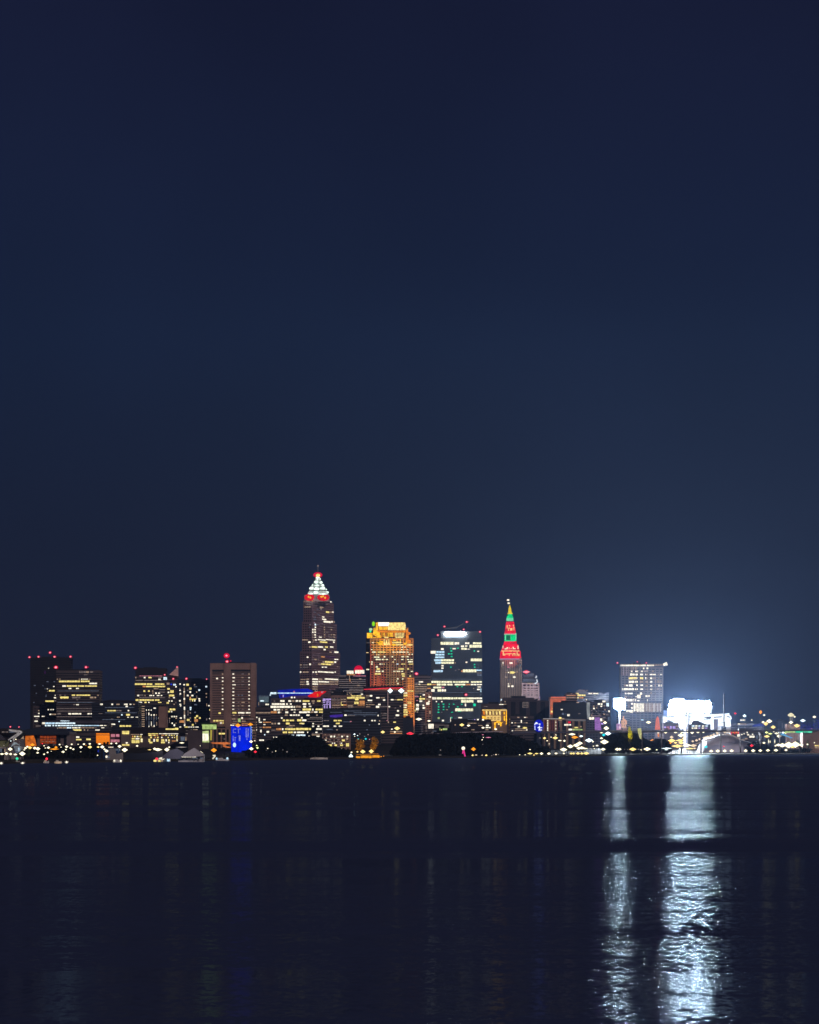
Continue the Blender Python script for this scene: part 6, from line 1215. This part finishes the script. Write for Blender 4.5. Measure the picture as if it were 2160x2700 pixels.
lamps("below the red neon line", 'street lamps below the red neon', '1590,1312,y90x56 1555,1370,w34 1365,1370,y66x44', 'D', Yabs=4500)
lamps("below the white-crowned tower", 'lamps below the white-crowned tower', '188,1395,r110x50 1000,1258,y74x46 1105,1268,w56x30 1332,1302,w50x28 1580,1245,y36 1530,1325,w50x30 325,1168,w100x40 485,1195,w56x26', 'E', Yabs=4390)
lamps("in the centre dark wood", 'lamps in the dark wood', '1182,1638,o72x56 1170,1735,y44x30 1225,1730,m40x18 1318,1733,m26x18 1382,1735,y40x30 1468,1740,d20 1495,1726,d16 1535,1724,m34x24 1575,1722,d18 665,1653,d24 657,1730,d50x10 1328,1412,k36x14 1337,1455,w22 1318,1492,w24 1328,1562,d18 1415,1455,k95x14', 'E', 20)
lamps("under the bridge's left part", 'lamps under the left part of the bridge', '690,1465,y50 860,1462,y84x44 732,1507,w28 765,1555,w22 870,1415,w26 793,1450,w24 932,1503,w60x18 1003,1508,w44 1020,1427,w20 1122,1405,w110x34 1165,1452,o110x44 1265,1435,c60x30 220,1455,d20 620,1463,d40x14 180,1350,d20', 'F', Yabs=4500)
lamps("in the bright green-white cluster", 'bright shore cluster lamps', '1388,1500,c120x60 1450,1522,w34 1583,1467,w50x30 1630,1525,w130x70 1515,1583,w46x26 1458,1590,w30x16 1410,1625,d36x14 1473,1630,w24 1610,1640,w76x40 990,1645,w110x56 1095,1595,w96x56 1190,1578,w100x56 1245,1545,w90x50 1230,1625,w76x40 1275,1618,w84x44 1325,1628,w90x20', 'F', 45)
lamps("below the green-white cluster", 'shore foot lamps right of centre', '463,1706,y84x28 565,1708,y64x20 525,1732,y18x36 643,1708,w54x36 760,1708,w56x34 870,1706,w50x30 993,1706,w36 1110,1706,y50x30 1148,1706,y40x34 1215,1706,y64x36 1275,1706,y50x34 1345,1704,y90x44 300,1727,w24x14 388,1727,w24x16 463,1645,w30x18', 'F', 20)
lamps("beside the glittering apartments", 'lamps beside the glittering apartments', '1640,1222,w56x46 1660,1310,w84 1620,1415,t60x44 1685,1393,c100x56 1577,1168,w36 1585,1382,w60x16', 'F', Yabs=4580)
lamps('along the shore below the grey tower', 'shore lamps below the grey tower', '225,1640,w66x44 265,1640,w50x38 340,1645,d18 390,1648,d18 468,1640,y112x52 600,1650,w26x20 695,1637,w114x54 845,1650,w34x18 1000,1626,c170x20 995,1648,c64x12 1145,1666,d14 560,1640,d40x12', 'G', 35)
lamps("on the grey tower slope", 'slope lamps below the grey tower', '780,1512,o112x56 715,1218,w80x40 985,1375,w50x36 175,1660,w90x20', 'G', Yabs=4900)
lamps("in the golden quay cluster", 'golden quay lamps', '1080,1505,y120x56 1215,1502,y150x40 1140,1538,y60x26 1230,1540,y90x44 1170,1590,y190x50 1320,1578,w130x48 1420,1582,m110x48 1360,1628,y190x22 1225,1420,w96x60 1078,1450,m60x44 1140,1378,w56x18 1245,1376,w56x14 1265,1470,y50x30 1060,1540,o40 1440,1626,m60x26', 'G', 60)
lamps("on the stadium quay road", 'quay road lamps', '1325,1362,w56x42 1400,1378,w54x44 1490,1368,w60x40 1575,1367,w50x36 1430,1435,n90x10'.replace(',n90x10', ',d90x10'), 'G', Yabs=4930)
lamps("on the vaulted shed's left slope", 'amber string on the vaulted shed, left slope', '1410,1515,m46 1470,1500,m50 1520,1482,m46 1590,1460,m52 1645,1443,m50 1700,1430,m56', 'G', Yabs=4968, pole=False, name='string_lamp')
lamps("over the vaulted shed's top", 'amber string on the vaulted shed, top', '10,1405,m50 85,1385,m52 130,1362,m46 185,1346,m46 235,1325,m48 300,1322,m60 345,1312,m56 370,1328,m30 170,1330,m30', 'H', Yabs=4968, pole=False, name='string_lamp')
lamps("waterside, before the vaulted shed", 'waterline lamps before the vaulted shed', '-40,1670,w60x44 90,1614,w64x40 190,1612,w66x44 295,1611,w60x44 400,1609,w66x40 612,1608,w56x42 727,1606,w64x40 280,1543,r30 705,1530,r52x34 10,1548,t60x40', 'H', 30)
lamps("waterside, right of the vaulted shed", 'waterline lamps right of the vaulted shed', '835,1605,w60x36 950,1602,w60x36 1072,1600,w66x40 1225,1598,w54x30 1110,1520,w80x40 1170,1525,w120x60 1265,1520,w150x90 1365,1515,w150x90 1455,1520,w70x40 1550,1510,w34 1655,1487,w26 1065,1533,w34 890,1488,w46x30 1320,1540,y120x50', 'H', 40)
lamps("under the bridge's right end", 'lamps under the right end of the bridge', '930,1330,s50x30 985,1350,s70x20 935,1390,y84x38 1080,1345,w64x24 1118,1386,w70x46 1130,1332,c44x34 1180,1332,c40x30 960,1465,w12x84 983,1470,w12x60 1055,1465,w14x84 1215,1335,s40x30 1040,1320,w30x14', 'H', Yabs=4975)
lamps("above the bridge deck at right", 'lamps above the bridge deck', '595,1078,c56x40 705,1143,w30 893,1067,w38 878,1175,w46 970,1160,w90x56 920,1200,y66x56 1030,1250,y76x50 1300,1178,w64x44 1390,1228,y90x54 1355,1093,w36 1655,1095,w54x36 455,1042,r40 840,1022,o46x60 1480,1150,c80x40 1610,1272,k24x14', 'H', Yabs=5120)
for r_ in ROOTS:
    if '_o' in r_: del r_['_o']
